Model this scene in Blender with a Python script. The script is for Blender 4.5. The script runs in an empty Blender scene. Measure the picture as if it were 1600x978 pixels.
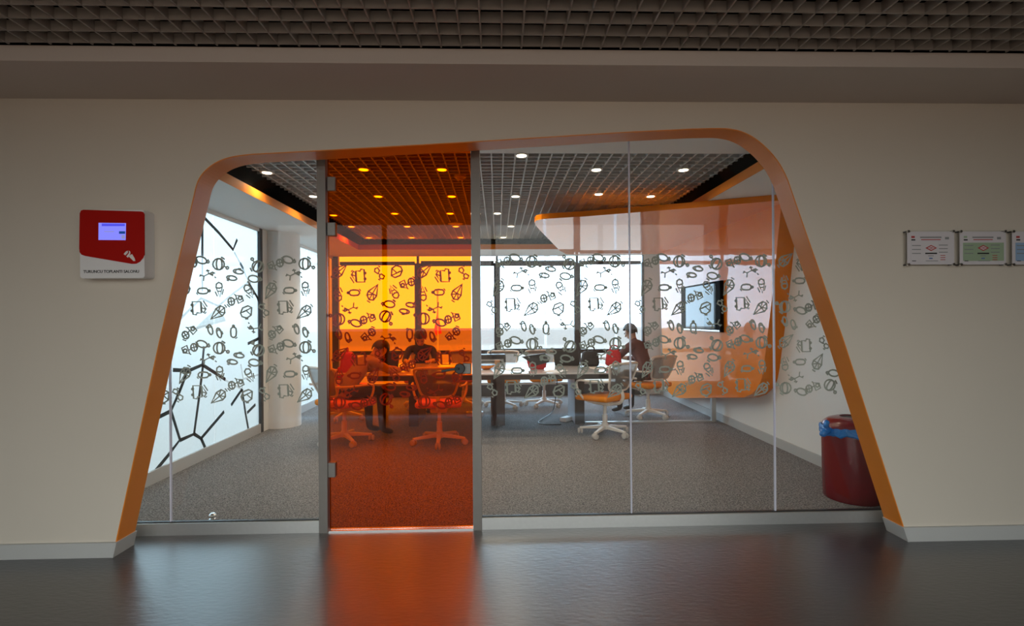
import bpy, bmesh, math, random
from mathutils import Vector, Matrix
random.seed(7)
R = math.radians
SC = bpy.context.scene
COL = SC.collection

# ------------------------------------------------------------------ camera
F_PX, VPX, HORY, ROLL = 800.0, 777.0, 499.5, R(0.40)
CAM_H = 1.35
yaw = math.atan((800 - VPX) / F_PX)
CM = Matrix.Rotation(-yaw, 4, 'Z') @ Matrix.Rotation(R(90), 4, 'X') @ Matrix.Rotation(-ROLL, 4, 'Z')
cam_d = bpy.data.cameras.new('camera')
cam_d.sensor_width = 36; cam_d.lens = F_PX / 1600 * 36
cam_d.shift_y = (HORY - 489) / 1600
cam_d.clip_start = 0.05; cam_d.clip_end = 3000
cam = bpy.data.objects.new('camera', cam_d); COL.objects.link(cam)
cam.matrix_world = Matrix.Translation((0, 0, CAM_H)) @ CM
SC.camera = cam

def ray(px, py):
    d = Vector(((px - 800) / F_PX, (HORY - py) / F_PX, -1))
    return CM.to_3x3() @ d
def hitY(px, py, Y):
    d = ray(px, py); t = Y / d.y
    return Vector((d.x * t, Y, CAM_H + d.z * t))
def hitX(px, py, X):
    d = ray(px, py); t = X / d.x
    return Vector((X, d.y * t, CAM_H + d.z * t))
def hitZ(px, py, Z):
    d = ray(px, py); t = (Z - CAM_H) / d.z
    return Vector((d.x * t, d.y * t, Z))

# ------------------------------------------------------------------ world, exposure
w = bpy.data.worlds.new('overcast_sky'); SC.world = w; w.use_nodes = True
wn = w.node_tree.nodes; wl = w.node_tree.links
bg = wn['Background']
bg.inputs[0].default_value = (0.56, 0.78, 1.0, 1); bg.inputs[1].default_value = 5.8
SC.view_settings.view_transform = 'Standard'; SC.view_settings.look = 'None'
SC.view_settings.exposure = 0.12; SC.view_settings.gamma = 1.0; SC.view_settings.use_curve_mapping = False
SC.cycles.max_bounces = 12; SC.cycles.diffuse_bounces = 5; SC.cycles.glossy_bounces = 4
SC.cycles.transparent_max_bounces = 24; SC.cycles.transmission_bounces = 6
SC.cycles.caustics_reflective = False; SC.cycles.caustics_refractive = False
SC.cycles.sample_clamp_indirect = 4.0
SC.cycles.use_denoising = True
DOWNLIGHT_W = 2.2
def portal(loc, rot, sx, sy, name='window_daylight'):
    d = bpy.data.lights.new(name, 'AREA'); d.shape = 'RECTANGLE'; d.size = sx; d.size_y = sy
    d.cycles.is_portal = True
    o = bpy.data.objects.new(name, d); COL.objects.link(o); o.location = loc; o.rotation_euler = rot
# room geometry constants (metres)
WALL_Y, REV_Y, GLASS_Y, BACK_Y = 3.02, 3.165, 3.32, 9.10
LX, RX = -2.90, 2.92
CEIL, SOFF, SOFT = 2.71, 2.48, 2.555
GRID_Y0, GRID_Y1 = 4.18, 8.20
GRID_X0, GRID_X1 = -2.20, 2.09
SOFF_R, SOFT_R = 2.515, 2.59
GRID_END = 8.65
REAR_Y = -0.55
portal((0, BACK_Y + .12, 1.35), (R(-90), 0, 0), 5.6, 2.5)
portal((0, REAR_Y - .12, 1.35), (R(90), 0, 0), 6.2, 2.75, 'window_rear_offscreen')
portal((LX - .1, 6.2, 1.3), (0, R(-90), 0), 2.6, 6.0)

# ------------------------------------------------------------------ materials
def new_mat(name):
    m = bpy.data.materials.new(name); m.use_nodes = True
    nt = m.node_tree; nt.nodes.clear()
    out = nt.nodes.new('ShaderNodeOutputMaterial')
    return m, nt, out
def principled(name, col, rough=0.5, metal=0.0, spec=0.5, coat=0.0, coat_rough=0.03, noise=None, bump=None, alpha=None, coat_ior=1.5):
    m, nt, out = new_mat(name)
    p = nt.nodes.new('ShaderNodeBsdfPrincipled')
    p.inputs['Base Color'].default_value = (*col, 1); p.inputs['Roughness'].default_value = rough
    p.inputs['Metallic'].default_value = metal; p.inputs['Specular IOR Level'].default_value = spec
    p.inputs['Coat Weight'].default_value = coat; p.inputs['Coat Roughness'].default_value = coat_rough
    p.inputs['Coat IOR'].default_value = coat_ior
    tc = nt.nodes.new('ShaderNodeTexCoord')
    if noise:
        scale, amt = noise
        n = nt.nodes.new('ShaderNodeTexNoise'); n.inputs['Scale'].default_value = scale; n.inputs['Detail'].default_value = 4
        nt.links.new(tc.outputs['Object'], n.inputs['Vector'])
        mx = nt.nodes.new('ShaderNodeMix'); mx.data_type = 'RGBA'
        mx.inputs[6].default_value = (*[c * (1 - amt) for c in col], 1); mx.inputs[7].default_value = (*[min(1, c * (1 + amt)) for c in col], 1)
        nt.links.new(n.outputs['Fac'], mx.inputs[0]); nt.links.new(mx.outputs[2], p.inputs['Base Color'])
    if bump:
        scale, st, dist = bump
        n = nt.nodes.new('ShaderNodeTexNoise'); n.inputs['Scale'].default_value = scale; n.inputs['Detail'].default_value = 3
        nt.links.new(tc.outputs['Object'], n.inputs['Vector'])
        b = nt.nodes.new('ShaderNodeBump'); b.inputs['Strength'].default_value = st; b.inputs['Distance'].default_value = dist
        nt.links.new(n.outputs['Fac'], b.inputs['Height']); nt.links.new(b.outputs[0], p.inputs['Normal'])
        if coat > 0: nt.links.new(b.outputs[0], p.inputs['Coat Normal'])
    if alpha is not None:
        p.inputs['Alpha'].default_value = alpha
    nt.links.new(p.outputs[0], out.inputs[0])
    return m
def emit(name, col, s):
    m, nt, out = new_mat(name)
    e = nt.nodes.new('ShaderNodeEmission'); e.inputs[0].default_value = (*col, 1); e.inputs[1].default_value = s
    nt.links.new(e.outputs[0], out.inputs[0]); return m
def fresnel(nt, ior):
    # the same reflectance from either side of a thin sheet
    f = nt.nodes.new('ShaderNodeFresnel'); geo = nt.nodes.new('ShaderNodeNewGeometry'); mp = nt.nodes.new('ShaderNodeMapRange')
    mp.inputs['To Min'].default_value = ior; mp.inputs['To Max'].default_value = 1 / ior
    nt.links.new(geo.outputs['Backfacing'], mp.inputs['Value']); nt.links.new(mp.outputs[0], f.inputs[0]); return f
def pane_mat(name, tint, ior=1.45, rough=0.0):
    # thin glazing: light passes straight through with the tint, surface reflects by Fresnel
    m, nt, out = new_mat(name)
    t = nt.nodes.new('ShaderNodeBsdfTransparent'); t.inputs[0].default_value = (*tint, 1)
    g = nt.nodes.new('ShaderNodeBsdfGlossy'); g.inputs['Roughness'].default_value = rough
    g.inputs[0].default_value = (1, 1, 1, 1)
    f = fresnel(nt, ior)
    mx = nt.nodes.new('ShaderNodeMixShader')
    nt.links.new(f.outputs[0], mx.inputs[0]); nt.links.new(t.outputs[0], mx.inputs[1]); nt.links.new(g.outputs[0], mx.inputs[2])
    nt.links.new(mx.outputs[0], out.inputs[0]); return m

M = {}
M['wall'] = principled('warm_white_wall_paint', (0.66, 0.60, 0.52), 0.75, spec=0.2, noise=(1.3, 0.04))
M['wall_in'] = principled('white_wall_paint', (0.80, 0.80, 0.78), 0.7, spec=0.2, noise=(1.3, 0.02))
M['bulkhead'] = principled('grey_bulkhead_paint', (0.66, 0.61, 0.58), 0.7, spec=0.2, noise=(1.0, 0.04))
M['orange_trim'] = principled('satin_orange_lacquer', (0.80, 0.24, 0.02), 0.42, noise=(3, 0.05))
M['orange_gloss'] = principled('gloss_orange_lacquer', (0.88, 0.23, 0.003), 0.4, spec=0.1, coat=0.8, coat_rough=0.02, coat_ior=1.5, bump=(1.1, 0.25, 0.02))
M['orange_fabric'] = principled('orange_seat_fabric', (0.85, 0.26, 0.01), 0.85, noise=(120, 0.2), bump=(300, 0.3, 0.002))
M['baseboard'] = principled('grey_white_baseboard', (0.50, 0.50, 0.49), 0.45, noise=(4, 0.03))
M['alu'] = principled('brushed_aluminium', (0.55, 0.55, 0.54), 0.35, metal=0.7, noise=(40, 0.06))
M['jamb'] = principled('anodised_grey_jamb', (0.20, 0.185, 0.17), 0.4, metal=0.5, noise=(30, 0.05))
M['steel'] = principled('satin_steel', (0.7, 0.7, 0.69), 0.25, metal=1.0, noise=(60, 0.05))
M['black'] = principled('black_plastic', (0.012, 0.012, 0.013), 0.4, noise=(20, 0.1))
M['plenum'] = principled('black_plenum', (0.006, 0.006, 0.006), 0.95, spec=0.0, noise=(3, 0.1))
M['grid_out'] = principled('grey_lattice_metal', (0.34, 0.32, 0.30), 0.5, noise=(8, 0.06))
M['grid_in'] = principled('pale_lattice_metal', (0.55, 0.56, 0.56), 0.5, noise=(8, 0.04))
M['white'] = principled('white_plastic', (0.78, 0.77, 0.74), 0.4, noise=(30, 0.03))
M['paper'] = principled('white_paper', (0.85, 0.85, 0.84), 0.7, noise=(12, 0.03))
M['chair_white'] = principled('warm_white_chair_plastic', (0.76, 0.72, 0.66), 0.4, noise=(20, 0.04))
M['mesh'] = principled('grey_chair_mesh', (0.22, 0.21, 0.20), 0.8, noise=(250, 0.3), alpha=0.8)
M['rubber'] = principled('grey_caster_rubber', (0.55, 0.52, 0.48), 0.6, noise=(30, 0.1))
M['table_dark'] = principled('dark_table_veneer', (0.045, 0.035, 0.03), 0.4, noise=(6, 0.2))
M['table_top'] = principled('pale_table_laminate', (0.62, 0.63, 0.65), 0.12, spec=0.8, noise=(4, 0.03))
M['leg_grey'] = principled('pale_grey_leg_side', (0.52, 0.57, 0.62), 0.4, noise=(4, 0.03))
M['frame_dark'] = principled('dark_window_aluminium', (0.055, 0.055, 0.058), 0.45, noise=(10, 0.1))
M['red'] = principled('red_cloth', (0.55, 0.02, 0.03), 0.8, noise=(60, 0.25), bump=(25, 0.5, 0.01))
M['blackcloth'] = principled('black_cloth', (0.02, 0.02, 0.024), 0.85, noise=(60, 0.25), bump=(25, 0.5, 0.01))
M['bin_red'] = principled('maroon_bin_plastic', (0.19, 0.008, 0.014), 0.22, coat=0.3, noise=(5, 0.08))
M['bag_blue'] = principled('blue_polythene', (0.01, 0.20, 0.62), 0.22, noise=(25, 0.3), bump=(45, 0.8, 0.01))
M['sign_red'] = principled('red_sign_acrylic', (0.42, 0.006, 0.003), 0.6, spec=0.15, noise=(6, 0.03))
M['sign_white'] = principled('white_sign_plastic', (0.78, 0.77, 0.78), 0.4, noise=(6, 0.02))
M['ink'] = principled('black_ink', (0.01, 0.01, 0.012), 0.6, noise=(20, 0.1))
M['ink_grey'] = principled('grey_ink', (0.25, 0.26, 0.27), 0.7, noise=(20, 0.1))
M['ink_red'] = principled('red_ink', (0.45, 0.06, 0.06), 0.7, noise=(20, 0.1))
M['ink_blue'] = principled('blue_ink', (0.12, 0.2, 0.42), 0.7, noise=(20, 0.1))
M['cert_green'] = principled('green_certificate_print', (0.33, 0.44, 0.30), 0.7, noise=(20, 0.04))
M['cert_blue'] = principled('blue_certificate_print', (0.28, 0.42, 0.62), 0.7, noise=(20, 0.04))
M['cert_white'] = principled('white_certificate_print', (0.66, 0.63, 0.66), 0.7, noise=(20, 0.03))
M['screen'] = emit('lit_blue_display', (0.23, 0.24, 0.95), 1.0)
M['screen_bar'] = emit('lit_dark_blue_bar', (0.08, 0.08, 0.75), 1.0)
M['screen_btn'] = emit('lit_teal_button', (0.01, 0.05, 0.22), 1.0)
M['screen_ico'] = emit('lit_grey_icon', (0.25, 0.25, 0.5), 1.0)
M['tv_screen'] = principled('glossy_dark_screen', (0.010, 0.013, 0.011), 0.04, spec=0.5, noise=(3, 0.05))
M['lamp_glow'] = emit('warm_lamp_glow', (1.0, 0.80, 0.55), 9.0)
M['card'] = principled('brown_cardboard', (0.42, 0.24, 0.13), 0.8, noise=(20, 0.1))
M['skin'] = principled('skin', (0.52, 0.33, 0.24), 0.5, noise=(30, 0.06))
M['hair'] = principled('dark_hair', (0.02, 0.015, 0.012), 0.5, noise=(80, 0.3))
M['shirt_tan'] = principled('tan_shirt_cloth', (0.36, 0.29, 0.23), 0.85, noise=(60, 0.1))
M['shirt_dark'] = principled('charcoal_top_cloth', (0.03, 0.028, 0.03), 0.85, noise=(60, 0.2))
M['shirt_maroon'] = principled('maroon_top_cloth', (0.16, 0.07, 0.07), 0.85, noise=(60, 0.2))
M['trousers'] = principled('dark_trousers_cloth', (0.03, 0.032, 0.04), 0.85, noise=(60, 0.2))
M['shoe'] = principled('dark_shoe_leather', (0.03, 0.025, 0.02), 0.5, noise=(30, 0.2))
M['glass'] = pane_mat('clear_partition_glass', (0.975, 0.985, 0.98), 1.27)
M['glass_out'] = pane_mat('clear_window_glass', (0.96, 0.98, 0.98), 1.4)
M['glass_rear'] = pane_mat('grey_solar_glass', (0.87, 0.75, 0.65), 1.3)
M['glass_orange'] = pane_mat('orange_tinted_glass', (0.99, 0.36, 0.006), 1.27)
M['joint'] = principled('pale_silicone_joint', (0.62, 0.62, 0.74), 0.35, noise=(20, 0.03))
M['pole'] = principled('pale_galvanised_pole', (0.5, 0.5, 0.5), 0.6, noise=(5, 0.1))

def decal_mat():
    m, nt, out = new_mat('frosted_vinyl_decal')
    d = nt.nodes.new('ShaderNodeBsdfDiffuse'); d.inputs[0].default_value = (0.36, 0.39, 0.34, 1)
    n = nt.nodes.new('ShaderNodeTexNoise'); n.inputs['Scale'].default_value = 90
    tc = nt.nodes.new('ShaderNodeTexCoord'); nt.links.new(tc.outputs['Object'], n.inputs['Vector'])
    r = nt.nodes.new('ShaderNodeMix'); r.data_type = 'RGBA'; r.inputs[6].default_value = (0.33, 0.36, 0.31, 1); r.inputs[7].default_value = (0.39, 0.42, 0.37, 1)
    nt.links.new(n.outputs['Fac'], r.inputs[0]); nt.links.new(r.outputs[2], d.inputs[0])
    t = nt.nodes.new('ShaderNodeBsdfTransparent'); t.inputs[0].default_value = (0.5, 0.55, 0.5, 1)
    mx = nt.nodes.new('ShaderNodeMixShader'); mx.inputs[0].default_value = 0.01
    nt.links.new(d.outputs[0], mx.inputs[1]); nt.links.new(t.outputs[0], mx.inputs[2]); nt.links.new(mx.outputs[0], out.inputs[0])
    return m
M['decal'] = decal_mat()

def frosted_mat():
    # even satin film: part diffuses the light behind it, part lets it through blurred
    m, nt, out = new_mat('frosted_film_glass')
    tc = nt.nodes.new('ShaderNodeTexCoord'); n = nt.nodes.new('ShaderNodeTexNoise'); n.inputs['Scale'].default_value = 40
    nt.links.new(tc.outputs['Object'], n.inputs['Vector'])
    c = nt.nodes.new('ShaderNodeMix'); c.data_type = 'RGBA'; c.inputs[6].default_value = (0.66, 0.66, 0.62, 1); c.inputs[7].default_value = (0.72, 0.72, 0.68, 1)
    nt.links.new(n.outputs['Fac'], c.inputs[0])
    tl = nt.nodes.new('ShaderNodeBsdfTranslucent'); rf = nt.nodes.new('ShaderNodeBsdfRefraction'); df = nt.nodes.new('ShaderNodeBsdfDiffuse')
    rf.inputs['Roughness'].default_value = 0.55; rf.inputs['IOR'].default_value = 1.35
    for k in (tl, rf, df): nt.links.new(c.outputs[2], k.inputs[0])
    m0 = nt.nodes.new('ShaderNodeMixShader'); m0.inputs[0].default_value = 0.5
    nt.links.new(tl.outputs[0], m0.inputs[1]); nt.links.new(rf.outputs[0], m0.inputs[2])
    m1 = nt.nodes.new('ShaderNodeMixShader'); m1.inputs[0].default_value = 0.35
    nt.links.new(m0.outputs[0], m1.inputs[1]); nt.links.new(df.outputs[0], m1.inputs[2])
    g = nt.nodes.new('ShaderNodeBsdfGlossy'); g.inputs['Roughness'].default_value = 0.08
    f = fresnel(nt, 1.4)
    m2 = nt.nodes.new('ShaderNodeMixShader')
    nt.links.new(f.outputs[0], m2.inputs[0]); nt.links.new(m1.outputs[0], m2.inputs[1]); nt.links.new(g.outputs[0], m2.inputs[2])
    nt.links.new(m2.outputs[0], out.inputs[0]); return m
M['frosted'] = frosted_mat()
M['line_painted_dark'] = principled('film_line_painted_dark', (0.045, 0.06, 0.065), 0.15, noise=(9, 0.5))  # clear line, the dark view through it painted in as colour
def line_mat():
    m, nt, out = new_mat('film_line_painted_bright')
    t = nt.nodes.new('ShaderNodeBsdfTransparent'); t.inputs[0].default_value = (0.97, 0.98, 0.98, 1)
    d = nt.nodes.new('ShaderNodeBsdfDiffuse'); d.inputs[0].default_value = (0.95, 0.95, 0.95, 1)
    n = nt.nodes.new('ShaderNodeTexNoise'); n.inputs['Scale'].default_value = 12
    mp = nt.nodes.new('ShaderNodeMapRange'); mp.inputs['To Min'].default_value = 0.2; mp.inputs['To Max'].default_value = 0.4
    mx = nt.nodes.new('ShaderNodeMixShader'); nt.links.new(n.outputs['Fac'], mp.inputs['Value']); nt.links.new(mp.outputs[0], mx.inputs[0])
    nt.links.new(t.outputs[0], mx.inputs[1]); nt.links.new(d.outputs[0], mx.inputs[2]); nt.links.new(mx.outputs[0], out.inputs[0]); return m
M['line_painted_bright'] = line_mat()  # same clear line, bright light through it painted in as white

def floor_mat():
    m, nt, out = new_mat('dark_marbled_linoleum')
    p = nt.nodes.new('ShaderNodeBsdfPrincipled'); tc = nt.nodes.new('ShaderNodeTexCoord')
    n = nt.nodes.new('ShaderNodeTexNoise'); n.inputs['Scale'].default_value = 1.6; n.inputs['Detail'].default_value = 8; n.inputs['Roughness'].default_value = 0.65
    nt.links.new(tc.outputs['Object'], n.inputs['Vector'])
    cr = nt.nodes.new('ShaderNodeValToRGB')
    cr.color_ramp.elements[0].position = 0.3; cr.color_ramp.elements[0].color = (0.008, 0.007, 0.010, 1)
    cr.color_ramp.elements[1].position = 0.72; cr.color_ramp.elements[1].color = (0.026, 0.019, 0.024, 1)
    nt.links.new(n.outputs['Fac'], cr.inputs[0]); nt.links.new(cr.outputs[0], p.inputs['Base Color'])
    n2 = nt.nodes.new('ShaderNodeTexNoise'); n2.inputs['Scale'].default_value = 34; n2.inputs['Detail'].default_value = 5
    mp = nt.nodes.new('ShaderNodeMapping'); mp.inputs['Scale'].default_value = (0.6, 1.6, 1); mp.inputs['Rotation'].default_value = (0, 0, 0.25)
    nt.links.new(tc.outputs['Object'], mp.inputs[0]); nt.links.new(mp.outputs[0], n2.inputs['Vector'])
    b = nt.nodes.new('ShaderNodeBump'); b.inputs['Strength'].default_value = 0.22; b.inputs['Distance'].default_value = 0.006
    nt.links.new(n2.outputs['Fac'], b.inputs['Height']); nt.links.new(b.outputs[0], p.inputs['Normal'])
    p.inputs['Coat Weight'].default_value = 0.8; p.inputs['Coat Roughness'].default_value = 0.28; nt.links.new(b.outputs[0], p.inputs['Coat Normal'])
    p.inputs['Roughness'].default_value = 0.33; p.inputs['Specular IOR Level'].default_value = 1.0
    nt.links.new(p.outputs[0], out.inputs[0]); return m
M['lino'] = floor_mat()
def carpet_mat():
    m, nt, out = new_mat('speckled_grey_carpet')
    p = nt.nodes.new('ShaderNodeBsdfPrincipled'); tc = nt.nodes.new('ShaderNodeTexCoord')
    n = nt.nodes.new('ShaderNodeTexNoise'); n.inputs['Scale'].default_value = 95; n.inputs['Detail'].default_value = 3; n.inputs['Roughness'].default_value = 0.8
    nt.links.new(tc.outputs['Object'], n.inputs['Vector'])
    cr = nt.nodes.new('ShaderNodeValToRGB')
    cr.color_ramp.elements[0].position = 0.36; cr.color_ramp.elements[0].color = (0.040, 0.042, 0.048, 1)
    cr.color_ramp.elements[1].position = 0.66; cr.color_ramp.elements[1].color = (0.42, 0.405, 0.40, 1)
    nt.links.new(n.outputs['Fac'], cr.inputs[0]); nt.links.new(cr.outputs[0], p.inputs['Base Color'])
    b = nt.nodes.new('ShaderNodeBump'); b.inputs['Strength'].default_value = 0.5; b.inputs['Distance'].default_value = 0.004
    nt.links.new(n.outputs['Fac'], b.inputs['Height']); nt.links.new(b.outputs[0], p.inputs['Normal'])
    p.inputs['Roughness'].default_value = 0.95; p.inputs['Specular IOR Level'].default_value = 0.1
    nt.links.new(p.outputs[0], out.inputs[0]); return m
M['carpet'] = carpet_mat()
def ground_mat():
    m, nt, out = new_mat('pale_apron_and_field')
    p = nt.nodes.new('ShaderNodeBsdfPrincipled'); geo = nt.nodes.new('ShaderNodeNewGeometry'); sep = nt.nodes.new('ShaderNodeSeparateXYZ')
    nt.links.new(geo.outputs['Position'], sep.inputs[0])
    n = nt.nodes.new('ShaderNodeTexNoise'); n.inputs['Scale'].default_value = 0.02; n.inputs['Detail'].default_value = 4
    nt.links.new(geo.outputs['Position'], n.inputs['Vector'])
    ad = nt.nodes.new('ShaderNodeMath'); ad.operation = 'MULTIPLY_ADD'; ad.inputs[1].default_value = 30.0
    nt.links.new(n.outputs['Fac'], ad.inputs[0]); nt.links.new(sep.outputs['Y'], ad.inputs[2])
    dv = nt.nodes.new('ShaderNodeMath'); dv.operation = 'DIVIDE'; dv.inputs[1].default_value = 400
    nt.links.new(ad.outputs[0], dv.inputs[0])
    cr = nt.nodes.new('ShaderNodeValToRGB'); e = cr.color_ramp.elements
    e[0].position = 0.0; e[0].color = (0.25, 0.185, 0.145, 1)
    e[1].position = 1.0; e[1].color = (0.20, 0.145, 0.115, 1)
    a = e.new(0.345); a.color = (0.27, 0.20, 0.155, 1)
    b = e.new(0.38); b.color = (0.19, 0.138, 0.108, 1)
    nt.links.new(dv.outputs[0], cr.inputs[0]); nt.links.new(cr.outputs[0], p.inputs['Base Color'])
    p.inputs['Roughness'].default_value = 0.9; p.inputs['Specular IOR Level'].default_value = 0.1
    nt.links.new(p.outputs[0], out.inputs[0]); return m
M['ground'] = ground_mat()

# ------------------------------------------------------------------ mesh helpers
def hexa(bm, p):
    v = [bm.verts.new(q) for q in p]       # 0-3 bottom loop, 4-7 top loop
    for f in ((3, 2, 1, 0), (4, 5, 6, 7), (0, 1, 5, 4), (1, 2, 6, 5), (2, 3, 7, 6), (3, 0, 4, 7)):
        bm.faces.new([v[i] for i in f])
    return v
def box(bm, x0, x1, y0, y1, z0, z1):
    return hexa(bm, [(x0, y0, z0), (x1, y0, z0), (x1, y1, z0), (x0, y1, z0), (x0, y0, z1), (x1, y0, z1), (x1, y1, z1), (x0, y1, z1)])
def prism(bm, a, b):
    """solid between two equal loops of 3D points"""
    va = [bm.verts.new(q) for q in a]; vb = [bm.verts.new(q) for q in b]
    n = len(va)
    bm.faces.new(va[::-1]); bm.faces.new(vb)
    for i in range(n):
        j = (i + 1) % n
        bm.faces.new((va[i], va[j], vb[j], vb[i]))
def lathe(bm, prof, seg=20, c=(0, 0, 0), axis='Z'):
    rings = []
    for r, z in prof:
        ring = []
        for k in range(seg):
            t = 2 * math.pi * k / seg
            x, y = r * math.cos(t), r * math.sin(t)
            q = (x, y, z) if axis == 'Z' else ((z, x, y) if axis == 'X' else (x, z, y))
            ring.append(bm.verts.new((q[0] + c[0], q[1] + c[1], q[2] + c[2])))
        rings.append(ring)
    for a, b in zip(rings, rings[1:]):
        for k in range(seg):
            j = (k + 1) % seg
            bm.faces.new((a[k], a[j], b[j], b[k]))
    if prof[0][0] > 1e-6: bm.faces.new(rings[0][::-1])
    if prof[-1][0] > 1e-6: bm.faces.new(rings[-1])
def tube(bm, pts, r, seg=8, closed=False):
    pts = [Vector(p) for p in pts]; n = len(pts)
    rad = r if isinstance(r, (list, tuple)) else [r] * n
    rings = []; up = None
    for i, p in enumerate(pts):
        if closed: d = pts[(i + 1) % n] - pts[i - 1]
        else: d = pts[min(i + 1, n - 1)] - pts[max(i - 1, 0)]
        d.normalize()
        if up is None:
            up = Vector((0, 0, 1)) if abs(d.z) < 0.9 else Vector((1, 0, 0))
        s = d.cross(up); s.normalize(); up = s.cross(d); up.normalize()
        rings.append([bm.verts.new(p + rad[i] * (math.cos(2 * math.pi * k / seg) * s + math.sin(2 * math.pi * k / seg) * up)) for k in range(seg)])
    m = n if closed else n - 1
    for i in range(m):
        a, b = rings[i], rings[(i + 1) % n]
        off = 0
        if closed and i == n - 1:
            off = min(range(seg), key=lambda o: (a[0].co - b[o].co).length)
        for k in range(seg):
            bm.faces.new((a[k], a[(k + 1) % seg], b[(k + 1 + off) % seg], b[(k + off) % seg]))
    if not closed:
        bm.faces.new(rings[0][::-1]); bm.faces.new(rings[-1])
def sphere(bm, c, rx, ry=None, rz=None, u=12, v=8):
    ry = ry or rx; rz = rz or rx
    bmesh.ops.create_uvsphere(bm, u_segments=u, v_segments=v, radius=1, matrix=Matrix.Translation(c) @ Matrix.Diagonal((rx, ry, rz, 1)))
def smooth_path(pts, n=5, closed=False):
    P = [Vector(p) for p in pts]; out = []; m = len(P)
    for i in range(m if closed else m - 1):
        p1, p2 = P[i], P[(i + 1) % m]
        p0 = P[i - 1] if (closed or i > 0) else p1
        p3 = P[(i + 2) % m] if (closed or i + 2 < m) else p2
        for k in range(n):
            t = k / n
            out.append(0.5 * ((2 * p1) + (p2 - p0) * t + (2 * p0 - 5 * p1 + 4 * p2 - p3) * t * t + (-p0 + 3 * p1 - 3 * p2 + p3) * t ** 3))
    if not closed: out.append(P[-1])
    return out
def mesh_of(bm, name, mat, smooth=False):
    bmesh.ops.recalc_face_normals(bm, faces=bm.faces)
    me = bpy.data.meshes.new(name); bm.to_mesh(me); bm.free()
    if mat is not None: me.materials.append(M[mat] if isinstance(mat, str) else mat)
    if smooth:
        for p in me.polygons: p.use_smooth = True
    return me
def obj(name, bm, mat, parent=None, smooth=False, loc=None, rotz=0):
    me = mesh_of(bm, name, mat, smooth) if isinstance(bm, bmesh.types.BMesh) else bm
    o = bpy.data.objects.new(name, me); COL.objects.link(o)
    if parent is not None: o.parent = parent
    if loc is not None: o.location = loc
    if rotz: o.rotation_euler = (0, 0, rotz)
    if smooth:
        md = o.modifiers.new('edges', 'EDGE_SPLIT'); md.split_angle = R(40)
    return o
def tag(o, label, cat, group=None, kind=None):
    o['label'] = label; o['category'] = cat
    if group: o['group'] = group
    if kind: o['kind'] = kind
    return o
def thing(name, label, cat, loc=(0, 0, 0), rotz=0, group=None, kind=None):
    o = bpy.data.objects.new(name, None); COL.objects.link(o)
    o.empty_display_size = 0.1
    o.location = loc; o.rotation_euler = (0, 0, rotz)
    return tag(o, label, cat, group, kind)
def copy_tree(o, parent=None):
    c = o.copy(); COL.objects.link(c); c.parent = parent
    for ch in list(o.children): copy_tree(ch, c)
    return c
def B(): return bmesh.new()
def tri(b):
    b.normal_update()
    bmesh.ops.triangulate(b, faces=[f for f in b.faces if len(f.verts) > 4])
def bx(name, mat, parent, *a):
    b = B(); box(b, *a); return obj(name, b, mat, parent)
def struct(o, label, cat): return tag(o, label, cat, kind='structure')
def rbox(bm, x0, x1, y0, y1, z0, z1, r, seg=3):
    t = bmesh.new(); box(t, x0, x1, y0, y1, z0, z1)
    bmesh.ops.bevel(t, geom=t.edges[:], offset=r, segments=seg, affect='EDGES', profile=0.5)
    me = bpy.data.meshes.new('tmp'); t.to_mesh(me); t.free(); bm.from_mesh(me); bpy.data.meshes.remove(me)

# ------------------------------------------------------------------ setting: corridor
XE = 7.0
struct(bx('floor', 'lino', None, -XE, XE, REAR_Y - .1, GLASS_Y + .03, -.1, 0), 'dark marbled linoleum corridor floor with a soft sheen', 'floor')
struct(bx('floor', 'carpet', None, LX - .1, RX + .1, GLASS_Y + .03, BACK_Y + .1, -.1, 0.002), 'speckled grey carpet floor inside the glazed meeting room', 'carpet')

# hole outline in the front wall (outer rim of the orange reveal), traced at the wall's front face
rim_px = [(182, 843), (249.5, 530), (284, 385), (303, 305), (306, 292), (311, 279), (321, 266), (336, 254.5), (352, 247.5), (372, 243), (395.6, 240.4),
          (498, 235), (740, 221), (980, 206), (1084, 201), (1125, 200.2), (1142, 201.5), (1158, 205), (1175, 213), (1190, 224), (1203, 236.5), (1215, 251), (1224, 266), (1231, 281),
          (1251, 339), (1319, 534), (1410, 818)]
rim = [hitY(x, y, WALL_Y) for x, y in rim_px]
rim = [rim[0], rim[1], rim[2]] + smooth_path(rim[3:11], 3) + [rim[11], rim[12], rim[13]] + smooth_path(rim[14:24], 3) + rim[24:]
def to_floor(a, b):
    t = (0 - b.z) / (a.z - b.z); return b + (a - b) * t
rim[0] = to_floor(rim[0], rim[2]); rim[-1] = to_floor(rim[-1], rim[-3])
def shift(p, dx=0, dy=0, dz=0): return Vector((p[0] + dx, p[1] + dy, p[2] + dz))
WTOP = 2.72
loop = [Vector((-XE, WALL_Y, 0))] + rim + [Vector((XE, WALL_Y, 0)), Vector((XE, WALL_Y, WTOP)), Vector((-XE, WALL_Y, WTOP))]
b = B()
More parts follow.
